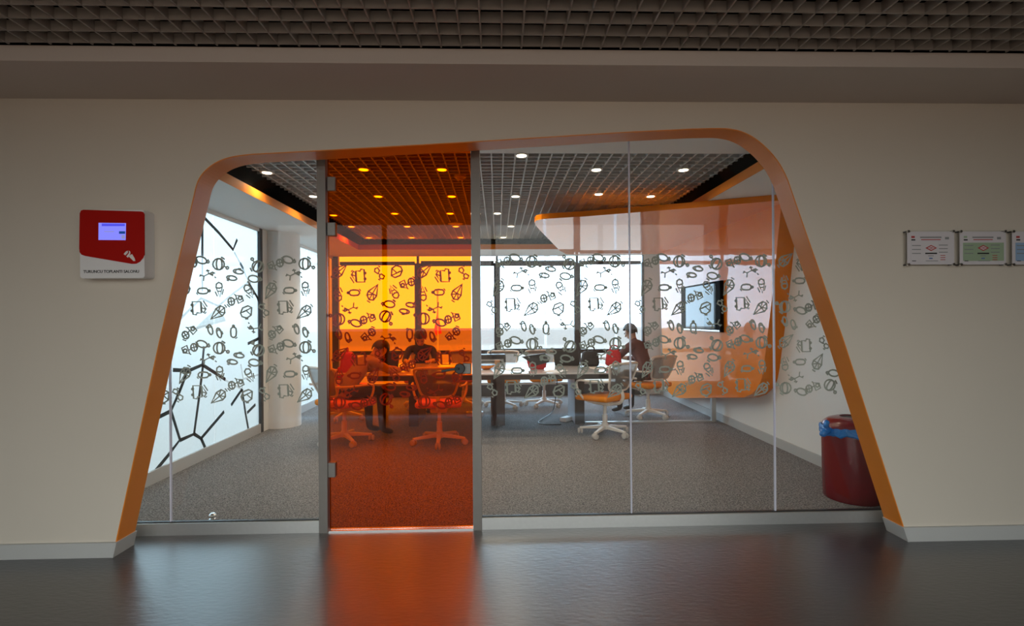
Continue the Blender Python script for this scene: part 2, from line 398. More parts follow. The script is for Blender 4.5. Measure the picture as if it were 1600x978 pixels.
# strips instead of one concave face: every rim segment is joined to the outline around it
def wall_strips(b, y0, y1):
    def quad_solid(p):   # p: four (x,z) corners
        hexa(b, [(p[0][0], y0, p[0][1]), (p[1][0], y0, p[1][1]), (p[1][0], y1, p[1][1]), (p[0][0], y1, p[0][1]),
                 (p[3][0], y0, p[3][1]), (p[2][0], y0, p[2][1]), (p[2][0], y1, p[2][1]), (p[3][0], y1, p[3][1])])
    va0 = [b.verts.new((p.x, y0, p.z)) for p in loop]; va1 = [b.verts.new((p.x, y1, p.z)) for p in loop]
    b.faces.new(va0); b.faces.new(va1[::-1])
    n = len(loop)
    for i in range(n):
        j = (i + 1) % n; b.faces.new((va0[i], va1[i], va1[j], va0[j]))
wall_strips(b, WALL_Y, REV_Y)
tri(b)
struct(obj('wall_front', b, 'wall'), 'warm white corridor wall around the slanted orange-rimmed glazed opening', 'wall')
# orange reveal lining
b = B()
cen = Vector((0.1, 0, 1.1))
inner = []
for i, p in enumerate(rim):
    t = (rim[min(i + 1, len(rim) - 1)] - rim[max(i - 1, 0)]).normalized()
    nrm = Vector((t.z, 0, -t.x))
    inner.append(p + nrm * 0.006)
for i in range(len(rim) - 1):
    o0, o1, i0, i1 = rim[i], rim[i + 1], inner[i], inner[i + 1]
    y0, y1 = WALL_Y - 0.003, REV_Y + 0.004
    v = [b.verts.new((q.x, y, q.z)) for q in (o0, o1, i1, i0) for y in (y0, y1)]
    b.faces.new((v[0], v[2], v[4], v[6])); b.faces.new((v[1], v[7], v[5], v[3]))
    b.faces.new((v[0], v[1], v[3], v[2])); b.faces.new((v[6], v[4], v[5], v[7]))
bmesh.ops.remove_doubles(b, verts=b.verts[:], dist=0.0005)
struct(obj('trim_1', b, 'orange_trim'), 'satin orange lining around the slanted rounded opening', 'trim')

# baseboards: face pieces and the returns into the reveal
BH = 0.085
def rim_x(z, side):
    a, c = (rim[0], rim[2]) if side < 0 else (rim[-1], rim[-3])
    return a.x + (c.x - a.x) * (z - a.z) / (c.z - a.z)
for side, nm in ((-1, 'baseboard_left'), (1, 'baseboard_right')):
    t = thing(nm, 'grey-white baseboard of the corridor wall %s' % ('below the red room display' if side < 0 else 'below the row of framed certificates'), 'baseboard', kind='structure')
    xo0, xo1 = rim_x(0, side), rim_x(BH, side)
    th = 0.014 * (-side)
    b = B()
    lo = [(side * XE, 0), (xo0 + th, 0), (xo1 + th, BH), (side * XE, BH)]
    prism(b, [(x, WALL_Y - .016, z) for x, z in lo], [(x, WALL_Y, z) for x, z in lo]); obj('face_board', b, 'baseboard', t)
    b = B()
    prism(b, [(xo0, WALL_Y - .016, 0), (xo0 + th, WALL_Y - .018, 0), (xo1 + th, WALL_Y - .018, BH + .001), (xo1, WALL_Y - .016, BH + .001)],
          [(xo0, REV_Y + .006, 0), (xo0 + th, REV_Y + .008, 0), (xo1 + th, REV_Y + .008, BH + .001), (xo1, REV_Y + .006, BH + .001)])
    obj('return_board', b, 'baseboard', t)
# corridor bulkhead
struct(bx('trim_2', 'bulkhead', None, -XE, XE, 2.585, WALL_Y, 2.640, 2.716), 'grey painted bulkhead beam along the top of the corridor wall', 'bulkhead')
struct(bx('trim_21', 'plenum', None, -XE, XE, 2.66, 2.68, 2.716, 3.05), 'black void lining above the corridor bulkhead', 'lining')
# corridor lattice ceiling
BL = 0.05; CELL = 0.10; BT = 0.008
ceil_o = struct(bx('ceiling', 'plenum', None, -XE, XE, REAR_Y - .1, WALL_Y + .1, 3.05, 3.15), 'open grey metal lattice ceiling under a black void, in the corridor', 'ceiling')
b = B(); box(b, -BT / 2, BT / 2, REAR_Y, 2.565, CEIL, CEIL + BL); me = mesh_of(b, 'grid_blade', 'grid_out')
for i in range(-52, 53): obj('grid_blade', me, None, ceil_o, loc=(i * CELL + .03, 0, 0))
b = B(); box(b, -5.25, 5.25, -BT / 2, BT / 2, CEIL, CEIL + BL - .002); me = mesh_of(b, 'grid_blade', 'grid_out')
y = 2.545
while y > REAR_Y + .05:
    obj('grid_blade', me, None, ceil_o, loc=(0, y, 0)); y -= CELL
# corridor end walls and the window wall at the photographer's back
struct(bx('wall_left', 'wall', None, -XE - .1, -XE, REAR_Y - .1, WALL_Y + .1, 0, 3.05), 'corridor end wall beyond the red room display', 'wall')
struct(bx('wall_right', 'wall', None, XE, XE + .1, REAR_Y - .1, WALL_Y + .1, 0, 3.05), 'corridor end wall beyond the framed certificates', 'wall')
b = B()
box(b, -XE, -3.1, REAR_Y - .1, REAR_Y, 0, 3.05); box(b, 3.0, XE, REAR_Y - .1, REAR_Y, 0, 3.05); box(b, -3.1, 3.0, REAR_Y - .1, REAR_Y, 2.7, 3.05)
struct(obj('wall_back', b, 'wall'), 'corridor wall opposite the meeting room, around a tall window', 'wall')
t = thing('window_9', 'tall tinted corridor window opposite the meeting room', 'window', kind='structure')
for i in range(5):
    x = -3.1 + 6.1 * i / 4
    bx('mullion', 'frame_dark', t, x - .03, x + .03, REAR_Y - .08, REAR_Y - .02, 0, 2.7)
for i in range(4):
    x0 = -3.1 + 6.1 * i / 4
    bx('pane', 'glass_rear', t, x0 + .03, x0 + 6.1 / 4 - .03, REAR_Y - .053, REAR_Y - .047, 0.03, 2.7)

# ------------------------------------------------------------------ setting: glazed front of the room
gx = lambda px: hitY(px, 540, GLASS_Y).x
XJ = [gx(v) for v in (499, 512.5, 738, 751.5)]
PANES = [('window_1', LX, gx(265), 'narrow clear glass pane with line-drawn decals by the frosted side wall'),
         ('window_2', gx(265), XJ[0], 'clear glass pane with line-drawn decals beside the door hinges'),
         ('window_3', XJ[3], gx(985), 'clear glass pane with line-drawn decals beside the door handle'),
         ('window_4', gx(985), gx(1210), 'clear glass pane with line-drawn decals in front of the glossy orange unit'),
         ('window_5', gx(1210), RX, 'clear glass pane with line-drawn decals in front of the red bin')]
ZT = 2.70
RAIL = 0.075
win = {}
for nm, x0, x1, lab in PANES:
    win[nm] = struct(bx(nm, 'glass', None, x0 + .002, x1 - .002, GLASS_Y, GLASS_Y + .01, RAIL - .01, ZT), lab, 'glass pane')
bx_door = bx('door_1', 'glass_orange', None, XJ[1] + .003, XJ[2] - .003, GLASS_Y, GLASS_Y + .01, 0.012, ZT)
door = struct(bx_door, 'orange tinted glass door with steel fittings and line-drawn decals', 'door')
for i, px in enumerate((265, 985, 1210)):
    struct(bx('trim_%d' % (3 + i), 'joint', None, gx(px) - .0045, gx(px) + .0045, GLASS_Y - .002, GLASS_Y + .012, RAIL - .01, ZT),
           ['pale vertical joint between the glass panes by the frosted wall', 'pale vertical joint between glass panes before the person in maroon', 'pale vertical joint between glass panes beside the bin'][i], 'joint')
struct(bx('trim_6', 'jamb', None, XJ[0], XJ[1], GLASS_Y - .03, GLASS_Y + .04, 0, ZT), 'grey metal jamb on the hinge side of the orange door', 'jamb')
struct(bx('trim_7', 'jamb', None, XJ[2], XJ[3], GLASS_Y - .03, GLASS_Y + .04, 0, ZT), 'grey metal jamb on the handle side of the orange door', 'jamb')
for i, (a, c) in enumerate(((LX, XJ[0]), (XJ[3], RX))):
    t = thing('trim_%d' % (8 + i), 'low aluminium floor rail carrying the glass %s' % ('on the hinge side of the door' if i == 0 else 'on the handle side of the door'), 'rail', kind='structure')
    bx('rail', 'alu', t, a, c, GLASS_Y - .022, GLASS_Y + .032, 0, RAIL)
    bx('gasket', 'black', t, a, c, GLASS_Y - .006, GLASS_Y + .016, RAIL, RAIL + .006)
struct(bx('trim_10', 'steel', None, XJ[1], XJ[2], GLASS_Y - .02, GLASS_Y + .03, 0, 0.009), 'thin steel threshold strip below the orange door', 'threshold')
# door fittings
def px_box(name, mat, parent, x0, x1, y0, y1, d0, d1, r=0.0):
    a = hitY(x0, y1, GLASS_Y); c = hitY(x1, y0, GLASS_Y)
    b = B()
    if r: rbox(b, a.x, c.x, GLASS_Y - d0, GLASS_Y + d1, a.z, c.z, r)
    else: box(b, a.x, c.x, GLASS_Y - d0, GLASS_Y + d1, a.z, c.z)
    return obj(name, b, mat, parent)
for y0, y1 in ((277, 299), (348, 369), (722, 745)):
    h = px_box('hinge', 'jamb', door, 512.5, 525, y0, y1, .018, .028, .004)
lp = px_box('lock_case', 'jamb', door, 722, 736, 567, 584, .022, .03, .006)
c = hitY(718.5, 575.5, GLASS_Y - .03)
b = B(); lathe(b, [(0.030, -.028), (0.034, -.02), (0.034, .012), (0.028, .03)], 20, (c.x, c.y, c.z), 'Y'); obj('handle_rose', b, 'black', door, True)
b = B(); e = hitY(690, 580, GLASS_Y - .055); e.y = GLASS_Y - .055
tube(b, [(c.x, c.y - .03, c.z), (c.x - .012, GLASS_Y - .055, c.z - .001), (c.x - .05, GLASS_Y - .056, c.z - .004), (e.x, e.y, e.z)], 0.008, 10); obj('lever_handle', b, 'frame_dark', door, True)

# --- line-drawn decals on the glass
def arc(cx, cy, rx, ry, a0, a1, n=10):
    return [(cx + rx * math.cos(R(a0 + (a1 - a0) * k / n)), cy + ry * math.sin(R(a0 + (a1 - a0) * k / n))) for k in range(n + 1)]
def circ(cx, cy, rx, ry=None, n=12): return arc(cx, cy, rx, ry or rx, 0, 360, n)
def marks(x, y, a):  # two small motion strokes
    return [arc(x, y, .10, .10, a - 35, a + 35, 3), arc(x, y, .17, .17, a - 30, a + 30, 3)]
ICON = {
    'ball': [circ(-.08, 0, .36, .36, 14), arc(-.08, 0, .14, .36, 60, 250, 8), arc(-.02, 0, .16, .36, -110, 70, 8), [(.27, -.12), (.40, -.2)], circ(.47, -.24, .08, .08, 8), arc(-.05, 0, .46, .46, 40, 75, 4)],
    'man': [[(-.45, .08), (-.22, -.06), (.10, .04), (.34, -.14)], [(-.22, -.06), (-.30, -.34)], [(.10, .04), (.05, .32)], [(.10, .04), (.36, .10), (.48, -.02)], [(-.5, -.02), (-.36, .02)], [(-.05, .24), (.18, .22)], circ(.30, .02, .07, .07, 6), [(.40, -.2), (.48, -.3)]],
    'cone': [[(-.20, .15), (-.16, .36), (0, .46), (.17, .36), (.20, .15), (0, .08), (-.20, .15)], [(-.18, .1), (.0, -.48), (.18, .1)], [(-.12, -.1), (.1, -.12)], [(.26, .0), (.14, -.34)], [(-.28, -.1), (-.16, -.42)]],
    'bottle': [[(-.40, .05), (-.30, .17), (.0, .20), (.22, .17), (.31, .06), (.31, -.06), (.22, -.17), (.0, -.20), (-.30, -.17), (-.40, -.05), (-.40, .05)], [(.30, .06), (.44, .05), (.47, 0), (.44, -.05), (.30, -.06)], arc(-.2, 0, .30, .32, 200, 235, 3)],
    'oval': [circ(-.04, 0, .36, .22, 16), circ(.40, .04, .09, .07, 8), arc(-.04, -.02, .46, .34, 215, 250, 4), [(.33, .2), (.42, .14)]],
    'truck': [[(-.40, .38), (.10, .38), (.14, -.32), (-.12, -.30), (-.16, -.42), (-.36, -.40), (-.40, .38)], circ(-.42, .18, .055, .055, 6), circ(-.42, -.18, .055, .055, 6), [(.16, .34), (.42, -.08), (.28, -.30), (.16, -.20), (.16, .34)], [(.2, .0), (.40, -.1)], [(.26, .44), (.50, .06)], [(.34, -.36), (.44, -.26)]],
    'kite': [[(-.46, -.42), (-.14, .22), (.14, .40), (.38, .28), (.40, -.04), (.24, -.22), (-.46, -.42)], [(-.14, .22), (.24, -.22)], [(.38, .28), (-.46, -.42)], [(.14, .40), (.0, .02)], [(-.02, .05), (.40, -.04)], arc(.14, .14, .40, .40, 20, 55, 3)],
    'flip': [circ(-.24, .16, .13, .30, 12), [(-.30, .26), (-.24, .36), (-.18, .26)], circ(.20, -.16, .13, .30, 12), [(.14, -.06), (.20, .04), (.26, -.06)], [(-.44, .3), (-.40, .44)], [(.40, -.3), (.38, -.1)]],
    'glasses': [[(-.36, .06), (-.34, .26), (-.14, .30), (-.04, .16), (-.10, .0), (-.36, .06)], [(.10, .06), (.06, -.16), (.24, -.30), (.38, -.18), (.34, .0), (.10, .06)], [(-.06, .08), (.10, .02)], [(-.2, .40), (-.04, .38)], [(.1, -.40), (.24, -.42)]],
    'umbrella': [[(-.40, -.06), (-.26, .28), (.10, .42), (.34, .30), (.30, -.20), (.02, -.40), (-.30, -.30), (-.40, -.06)], [(-.26, -.02), (.34, .30)], [(-.02, .10), (.30, -.20)], [(-.40, -.06), (.06, .16)], [(-.1, -.46), (.12, -.46)]],
    'bike': [circ(-.28, -.08, .18, .22, 10), [(-.44, -.08), (-.12, -.08)], [(-.28, -.28), (-.28, .12)], [(-.12, -.04), (.06, .04)], [(.02, .22), (.36, .12), (.40, -.16), (.10, -.26), (.02, .22)], circ(.24, .02, .10, .10, 8), arc(-.28, -.08, .28, .32, 200, 245, 3), [(-.05, .3), (.05, .2)]],
}
def icon_mesh(name, strokes, size, wd):
    b = B()
    for k, s in enumerate(strokes):
        pts = [Vector((x * size, 0, y * size)) for x, y in s]
        closed = (pts[0] - pts[-1]).length < 1e-6
        n = len(pts); L = []; Rr = []
        for i in range(n):
            if closed: d = pts[(i + 1) % (n - 1)] - pts[(i - 1) % (n - 1)]
            else: d = pts[min(i + 1, n - 1)] - pts[max(i - 1, 0)]
            d.normalize(); nr = Vector((-d.z, 0, d.x)) * wd * (0.5 if len(s) > 4 else 0.36)
            L.append(b.verts.new(pts[i] + nr)); Rr.append(b.verts.new(pts[i] - nr))
        for i in range(n - 1):
            b.faces.new((L[i], L[i + 1], Rr[i + 1], Rr[i]))
    me = bpy.data.meshes.new(name); b.to_mesh(me); b.free(); me.materials.append(M['decal']); return me
PXM = GLASS_Y / F_PX
SIZES = {'ball': 24, 'man': 25, 'cone': 24, 'bottle': 22, 'oval': 23, 'truck': 25, 'kite': 25, 'flip': 26, 'glasses': 24, 'umbrella': 23, 'bike': 27}
IME = {k: icon_mesh('decal_' + k, s, SIZES[k] * PXM, 2.6 * PXM) for k, s in ICON.items()}
TILE = [('ball', 32, -67, 0), ('man', 13, -51, 10), ('cone', 31, -28, 5), ('bottle', 7, -26, 0), ('truck', 0, 0, 0), ('kite', 29, 7, 0), ('flip', 24, 36, 15),
        ('flip', 55, -51, 80), ('ball', 88, -64, 150), ('oval', 84, -44, -10), ('cone', 76, -25, 30), ('bike', 56, -13, 10), ('umbrella', 72, 7, 0), ('bottle', 52, 37, 90),
        ('man', 85, 32, 170), ('glasses', 98, 4, -20), ('kite', 108, -27, 20), ('bike', 116, -65, 190), ('bike', 116, 36, 30), ('oval', 5, 56, -20)]
PER_X, PER_Y = 131.0, 129.0
def decorate(parent, x0, x1, opx, opy, flip=False, off=-.0008):
    o = hitY(opx, opy, GLASS_Y)
    zt, zb = hitY(777, 403, GLASS_Y).z, hitY(777, 634, GLASS_Y).z
    cnt = 0
    for i in range(-4, 5):
        for j in range(-3, 4):
            for kind, dx, dy, rot in TILE:
                ddx, ddy, rr = (dx, dy, rot) if not flip else (-dx, -dy, rot + 180)
                X = o.x + (ddx + i * PER_X) * PXM; Z = o.z - (ddy + j * PER_Y) * PXM
                if Z > zt or Z < zb or X < x0 + .035 or X > x1 - .035: continue
                d = bpy.data.objects.new('decal', IME[kind]); COL.objects.link(d); d.parent = parent
                d.location = (X, GLASS_Y + off, Z); d.rotation_euler = (0, -R(rr), 0); cnt += 1
    return cnt
orig = {'window_1': (180, 482, False), 'window_2': (311, 481, False), 'window_3': (801, 476, False), 'window_4': (1032, 475, False), 'window_5': (1256, 540, True)}
for nm, x0, x1, lab in PANES:
    decorate(win[nm], max(x0, gx(190)), min(x1, gx(1345)), *orig[nm])
decorate(door, XJ[1], XJ[2], 559, 431, True, .0108)

# ------------------------------------------------------------------ setting: meeting room shell
# side wall of frosted glass
t = thing('wall_left', 'frosted glass side wall with a branching clear line pattern', 'wall', kind='structure')
ys = [REV_Y, 4.33, 5.33, 6.32]
for a, c in list(zip(ys, ys[1:])) + [(6.98, 7.90), (7.90, BACK_Y)]:
    gp = bx('glass_panel', 'glass_out', t, LX - .012, LX - .001, a + .003, c - .003, .11, SOFF)
    fm = bpy.data.meshes.new('frosted_film'); fm.from_pydata([(LX, q, z) for q, z in ((a + .003, .11), (c - .003, .11), (c - .003, SOFF), (a + .003, SOFF))], [], [(0, 1, 2, 3)])
    fm.materials.append(M['frosted']); obj('frosted_film', fm, None, gp)
bx('end_post', 'frame_dark', t, LX - .02, LX + .03, 6.30, 6.36, .0, SOFF)
bx('edge_post', 'wall_in', t, LX - .02, LX + .03, 6.36, 6.50, .0, SOFF)
bx('head_rail', 'wall_in', t, LX - .02, LX + .02, REV_Y, BACK_Y, SOFF - .035, SOFF)
bx('base_rail', 'baseboard', t, LX - .02, LX + .025, REV_Y, BACK_Y, 0, .11)
net_dark = [[(319, 340), (342, 364), (364, 390), (370.5, 374)], [(318.5, 541), (316, 570), (295, 579), (270, 578)], [(316, 570), (335, 582), (352, 593)], [(293, 579), (281, 610), (267, 642), (281, 687), (262, 712), (243, 735)],
            [(267, 642), (243, 654)], [(317, 571), (311, 620), (303, 678), (281, 688)], [(303, 678), (314, 685), (332, 664), (350, 643)], [(314, 685), (321, 701)], [(378, 608), (361, 633)], [(378, 608), (383, 643), (388, 671)], [(386, 645), (399, 632)],
            [(375, 411), (380, 420)], [(387, 537), (408, 527)], [(388, 441), (402, 465), (409, 486)], [(316, 335), (316, 400)]]
net_white = [[(366, 394), (375, 411)], [(380, 420), (388, 441), (365, 458), (341, 478), (314, 466), (280, 500)], [(316, 402), (316, 455)], [(352, 594), (378, 608)], [(376, 569), (380, 592), (378, 606)], [(380, 592), (409, 584)], [(341, 478), (352, 500), (300, 515)]]
for lst, mt, wd in ((net_dark, 'line_painted_dark', .036), (net_white, 'line_painted_bright', .022)):
    for pl in lst:
        P = [hitX(px, py, LX) for px, py in pl]
        b = B(); n = len(P); L = []; Q = []
        for i in range(n):
            d = (P[min(i + 1, n - 1)] - P[max(i - 1, 0)]).normalized(); nr = Vector((0, -d.z, d.y)) * wd * .5
            L.append(P[i] + nr); Q.append(P[i] - nr)
        lo = L + Q[::-1]
        prism(b, [(LX + .0005, p.y, p.z) for p in lo], [(LX + .002, p.y, p.z) for p in lo])
        tri(b)
        obj('film_line', b, mt, t)
struct(bx('wall_right', 'wall_in', None, RX, RX + .1, REV_Y, BACK_Y + .1, 0, 3.05), 'white side wall of the meeting room behind the orange unit', 'wall')
struct(bx('baseboard_right', 'baseboard', None, RX - .014, RX, REV_Y, BACK_Y, 0.002, .10), 'grey baseboard of the meeting room below the orange unit', 'baseboard')
# round column
b = B(); lathe(b, [(0.235, 0), (0.235, 1.2), (0.235, SOFF)], 40, (-2.80, 6.72, 0))
struct(obj('wall_column', b, 'wall_in', smooth=True), 'round white column beside the frosted glass side wall', 'column')
# ceiling: lattice, soffits, orange edging, plenum
ceil_i = struct(bx('ceiling', 'plenum', None, LX - .1, RX + .1, WALL_Y + .1, BACK_Y + .1, 3.05, 3.15), 'open white metal lattice ceiling with downlights, in the meeting room', 'ceiling')
BT = 0.012
b = B(); box(b, -BT / 2, BT / 2, GRID_Y0, GRID_END, CEIL, CEIL + BL); me = mesh_of(b, 'grid_blade', 'grid_in')
i = 0
x = GRID_X0 + .06
while x < GRID_X1 + .02: obj('grid_blade', me, None, ceil_i, loc=(x, 0, 0)); x += CELL
b = B(); box(b, GRID_X0, GRID_X1, -BT / 2, BT / 2, CEIL, CEIL + BL - .002); me = mesh_of(b, 'grid_blade', 'grid_in')
y = GRID_Y0
while y < GRID_END: obj('grid_blade', me, None, ceil_i, loc=(0, y, 0)); y += CELL
struct(bx('trim_11', 'wall_in', None, LX, RX, REV_Y, GRID_Y0 - .005, CEIL, CEIL + .06), 'flat white ceiling margin just inside the glazed front', 'soffit')
struct(bx('trim_12', 'wall_in', None, LX, GRID_X0, REV_Y, BACK_Y, SOFF, SOFT), 'dropped white soffit along the frosted side wall', 'soffit')
struct(bx('trim_13', 'wall_in', None, GRID_X1, RX, REV_Y, BACK_Y, SOFF_R, SOFT_R), 'dropped white soffit above the orange unit', 'soffit')
struct(bx('trim_14', 'wall_in', None, GRID_X0, GRID_X1, GRID_Y1, BACK_Y, SOFF, SOFT), 'dropped white soffit along the window wall', 'soffit')
struct(bx('trim_15', 'orange_trim', None, GRID_X0, GRID_X0 + .006, REV_Y, GRID_Y1, SOFF - .002, SOFT + .004), 'orange edging of the soffit along the frosted wall', 'trim')
struct(bx('trim_16', 'orange_trim', None, GRID_X1 - .006, GRID_X1, REV_Y, GRID_Y1, SOFF_R - .002, SOFT_R + .004), 'orange edging of the soffit above the orange unit', 'trim')
struct(bx('trim_17', 'orange_trim', None, GRID_X0 + .006, GRID_X1 - .006, GRID_Y1 - .006, GRID_Y1, SOFF - .002, SOFT + .004), 'orange edging of the soffit along the windows', 'trim')
struct(bx('trim_18', 'plenum', None, GRID_X0 - .06, GRID_X0 - .04, REV_Y, GRID_END + .05, SOFT, 3.05), 'black void lining above the soffit by the frosted wall', 'lining')
struct(bx('trim_19', 'plenum', None, GRID_X1 + .04, GRID_X1 + .06, REV_Y, GRID_END + .05, SOFT_R, 3.05), 'black void lining above the soffit by the orange unit', 'lining')
struct(bx('trim_20', 'plenum', None, GRID_X0 - .04, GRID_X1 + .04, GRID_END + .03, GRID_END + .05, SOFT, 3.05), 'black void lining above the soffit by the windows', 'lining')

# window wall
b = B(); box(b, LX, RX, BACK_Y, BACK_Y + .1, 2.50, 3.05); box(b, 2.63, RX, BACK_Y, BACK_Y + .1, 0, 2.50)
struct(obj('wall_back', b, 'wall_in'), 'white end wall around the windows of the meeting room', 'wall')
struct(bx('baseboard_back', 'frame_dark', None, LX, 2.63, BACK_Y - .06, BACK_Y + .1, 0, .20), 'dark plinth below the meeting room windows', 'plinth')
MX = [LX + .08, -1.40, 0.0, 1.43, 2.63]
names = ['beside the frosted wall', 'with a distant red flag behind it', 'behind the middle of the table', 'next to the white wall end']
for i in range(4):
    t = thing('window_%d' % (i + 10), 'tall dark-framed window bay %s' % names[i], 'window', kind='structure')
    x0, x1 = MX[i], MX[i + 1]
    bx('mullion', 'frame_dark', t, x1 - (.055 if i < 3 else .04), x1 + (.055 if i < 3 else 0), BACK_Y - .02, BACK_Y + .06, .2, 2.36)
    bx('mullion', 'frame_dark', t, x1 - (.02 if i < 3 else .02), x1 + (.02 if i < 3 else 0), BACK_Y + .0, BACK_Y + .06, 2.36, 2.50)
    if i == 0: bx('mullion', 'frame_dark', t, x0 - .08, x0 + .03, BACK_Y - .02, BACK_Y + .06, .2, 2.50)
    a, c = x0 + .055, x1 - .055
    bx('transom', 'frame_dark', t, a, c, BACK_Y - .01, BACK_Y + .06, 2.33 - (.02 if i in (1, 2) else 0), 2.39 + (.01 if i in (1, 2) else 0))
    bx('transom', 'frame_dark', t, a, c, BACK_Y - .01, BACK_Y + .06, .745, .815 + (.02 if i == 2 else 0))
    bx('sill', 'baseboard', t, a, c, BACK_Y - .01, BACK_Y + .06, .2, .235)
    bx('pane', 'glass_out', t, a, c, BACK_Y + .02, BACK_Y + .026, .815, 2.33)
    bx('pane', 'glass_out', t, a, c, BACK_Y + .02, BACK_Y + .026, 2.39, 2.50)
    bx('pane', 'glass_out', t, a, c, BACK_Y + .02, BACK_Y + .026, .235, .745)
# outside
GZ = -5.0
b = B(); box(b, -700, 700, -300, 400, GZ - .5, GZ); g = obj('ground', b, 'ground'); struct(g, 'pale flat ground outside the windows reaching to the horizon', 'ground')
def lamp_post(px, ptop, Y, lab):
    base = hitY(px, 600, Y); top = hitY(px, ptop, Y)
    t = thing('lamp_post', lab, 'lamp post', (base.x, Y, GZ))
    h = top.z - GZ
    b = B(); lathe(b, [(0.12, 0), (0.10, .4), (0.06, h)], 10); obj('post', b, 'pole', t, True)
    b = B(); tube(b, [(0, 0, h - .05), (.5, 0, h + .1), (1.0, 0, h + .05)], .05, 8); obj('arm', b, 'pole', t, True)
    b = B(); rbox(b, .85, 1.4, -.12, .12, h - .02, h + .1, .03); obj('lamp_head', b, 'pole', t)
lamp_post(853, 400, 34, 'tall pale lamp post outside, behind the middle window')
lamp_post(963, 405, 38, 'tall pale lamp post outside, behind the window next to the white wall end')
t = thing('flag_pole', 'red flag hanging on a slim pole outside the window', 'flag', (hitY(684, 500, 30).x, 30, GZ))
zt = hitY(684, 455, 30).z - GZ
b = B(); lathe(b, [(0.06, 0), (0.045, zt)], 10); sphere(b, (0, 0, zt), .08); obj('pole', b, 'pole', t, True)
b = B()
z1, z0 = hitY(680, 487, 30).z - GZ, hitY(680, 524, 30).z - GZ
prism(b, [(-.02, -.05, z1), (-.22, .02, z0 + .3), (-.1, -.06, z0), (.22, .03, z0 + .12), (.16, .0, z0 + .5)],
      [(-.02, -.02, z1), (-.22, .05, z0 + .3), (-.1, -.03, z0), (.22, .06, z0 + .12), (.16, .03, z0 + .5)]); obj('flag_cloth', b, principled('red_flag_cloth', (0.7, 0.02, 0.03), 0.8, noise=(4, .1)), t)

# ------------------------------------------------------------------ orange TV unit
PX = 2.75
unit = thing('media_unit', 'glossy orange wall panel bending over into a ceiling canopy', 'wall unit', (0, 0, 0))
face_px = [(1221, 320), (1206, 468), (1193, 575), (1190, 592), (1184, 606), (1174, 616), (1162, 621), (1062, 622), (1052, 619), (1043, 611), (1038, 598), (1036, 580), (1030, 397)]
f0 = [hitX(px, py, PX) for px, py in face_px]
CZ0, CZ1 = 2.455, 2.513
f0[0].z = CZ0; f0[-1].z = CZ0
b = B(); prism(b, [(PX, p.y, p.z) for p in f0], [(RX + .002, p.y, p.z) for p in f0])
tri(b)
obj('wall_panel', b, 'orange_gloss', unit)
can_px = [(1221, 313), (1069, 326), (985, 332.5), (909, 338.5), (858, 341.5), (846, 342.5), (838, 344.5), (835, 347.5), (837, 352), (842, 358), (875, 392), (884, 396.5), (900, 398)]
cp = [hitZ(px, py, CZ0) for px, py in can_px]
far = f0[-1].y
cp += [Vector((1.35, far + .1, CZ0)), Vector((PX, far + .1, CZ0)), Vector((RX, far + .1, CZ0)), Vector((RX, cp[0].y - .12, CZ0))]
b = B(); prism(b, [(p.x, p.y, CZ0) for p in cp], [(p.x, p.y, CZ1) for p in cp])
tri(b)
obj('canopy', b, 'orange_gloss', unit)
# tv
ty0, ty1 = hitX(1131, 480, PX).y, hitX(1069, 480, PX).y
tv = thing('television', 'flat black television with a glossy screen on the orange panel', 'television', (PX, (ty0 + ty1) / 2, 1.5))
hw = (ty1 - ty0) / 2
b = B(); rbox(b, -.045, 0.002, -hw, hw, -.32, .31, .006); obj('bezel', b, principled('matt_black_bezel', (0.008, 0.008, 0.009), 0.7, spec=0.03, noise=(9, .1)), tv)
bx('screen', 'tv_screen', tv, -.0475, -.044, -hw + .11, hw - .19, -.285, .285)
bx('lower_strip', 'steel', tv, -.048, -.044, -hw + .02, hw - .02, -.315, -.295)
# thin floor bar and post below the unit
pz = hitX(1110, 620, PX + .03).z
t = thing('bar_and_post', 'slim grey metal floor bar and post below the orange unit', 'frame', (0, 6.585, 0))
bx('floor_bar', 'alu', t, 1.13, 2.84, -.016, .016, 0.002, .026)
bx('post', 'alu', t, 2.775, 2.83, -.02, .03, 0.002, pz + .01)

# ------------------------------------------------------------------ downlights and ceiling devices
b = B(); lathe(b, [(.040, -.004), (.056, -.010), (.060, -.004), (.060, .05), (.040, .05)], 24); ring = mesh_of(b, 'trim_ring', 'white', True)
b = B(); lathe(b, [(0.0, -.004), (.041, -.003), (.041, .0), (0.0, .002)], 20); disc = mesh_of(b, 'lamp_disc', 'lamp_glow', True)
ld = bpy.data.lights.new('lamp_light', 'SPOT'); ld.energy = DOWNLIGHT_W * 8; ld.color = (1.0, 0.82, 0.60); ld.spot_size = R(150); ld.spot_blend = 0.8; ld.shadow_soft_size = 0.04
lamps = [(822, 240), (940, 265), (1060, 267), (1013, 306), (942, 302), (807, 306), (774, 332), (795, 353), (790, 370), (565, 266), (691, 266), (595, 305), (526, 335), (554, 354), (576, 371), (618, 334), (634, 354), (648, 371), (701, 306), (709, 333), (715, 353), (719, 371), (420, 267), (489, 307)]
for px, py in lamps:
    p = hitZ(px, py, CEIL)
    y = GRID_Y0 + CELL * (math.floor((p.y - GRID_Y0) / CELL) + .5); x = GRID_X0 + .06 + CELL * (math.floor((p.x - GRID_X0 - .06) / CELL) + .5)
    t = thing('downlight', 'small round warm downlight set in the white lattice ceiling', 'downlight', (x, y, CEIL), 0, 'downlights in the meeting room lattice')
    obj('trim_ring', ring, None, t); obj('lamp_disc', disc, None, t, loc=(0, 0, -.004))
    l = bpy.data.objects.new('lamp_light', ld); COL.objects.link(l); l.parent = t; l.location = (0, 0, -.02)
p = hitZ(719, 276, CEIL)
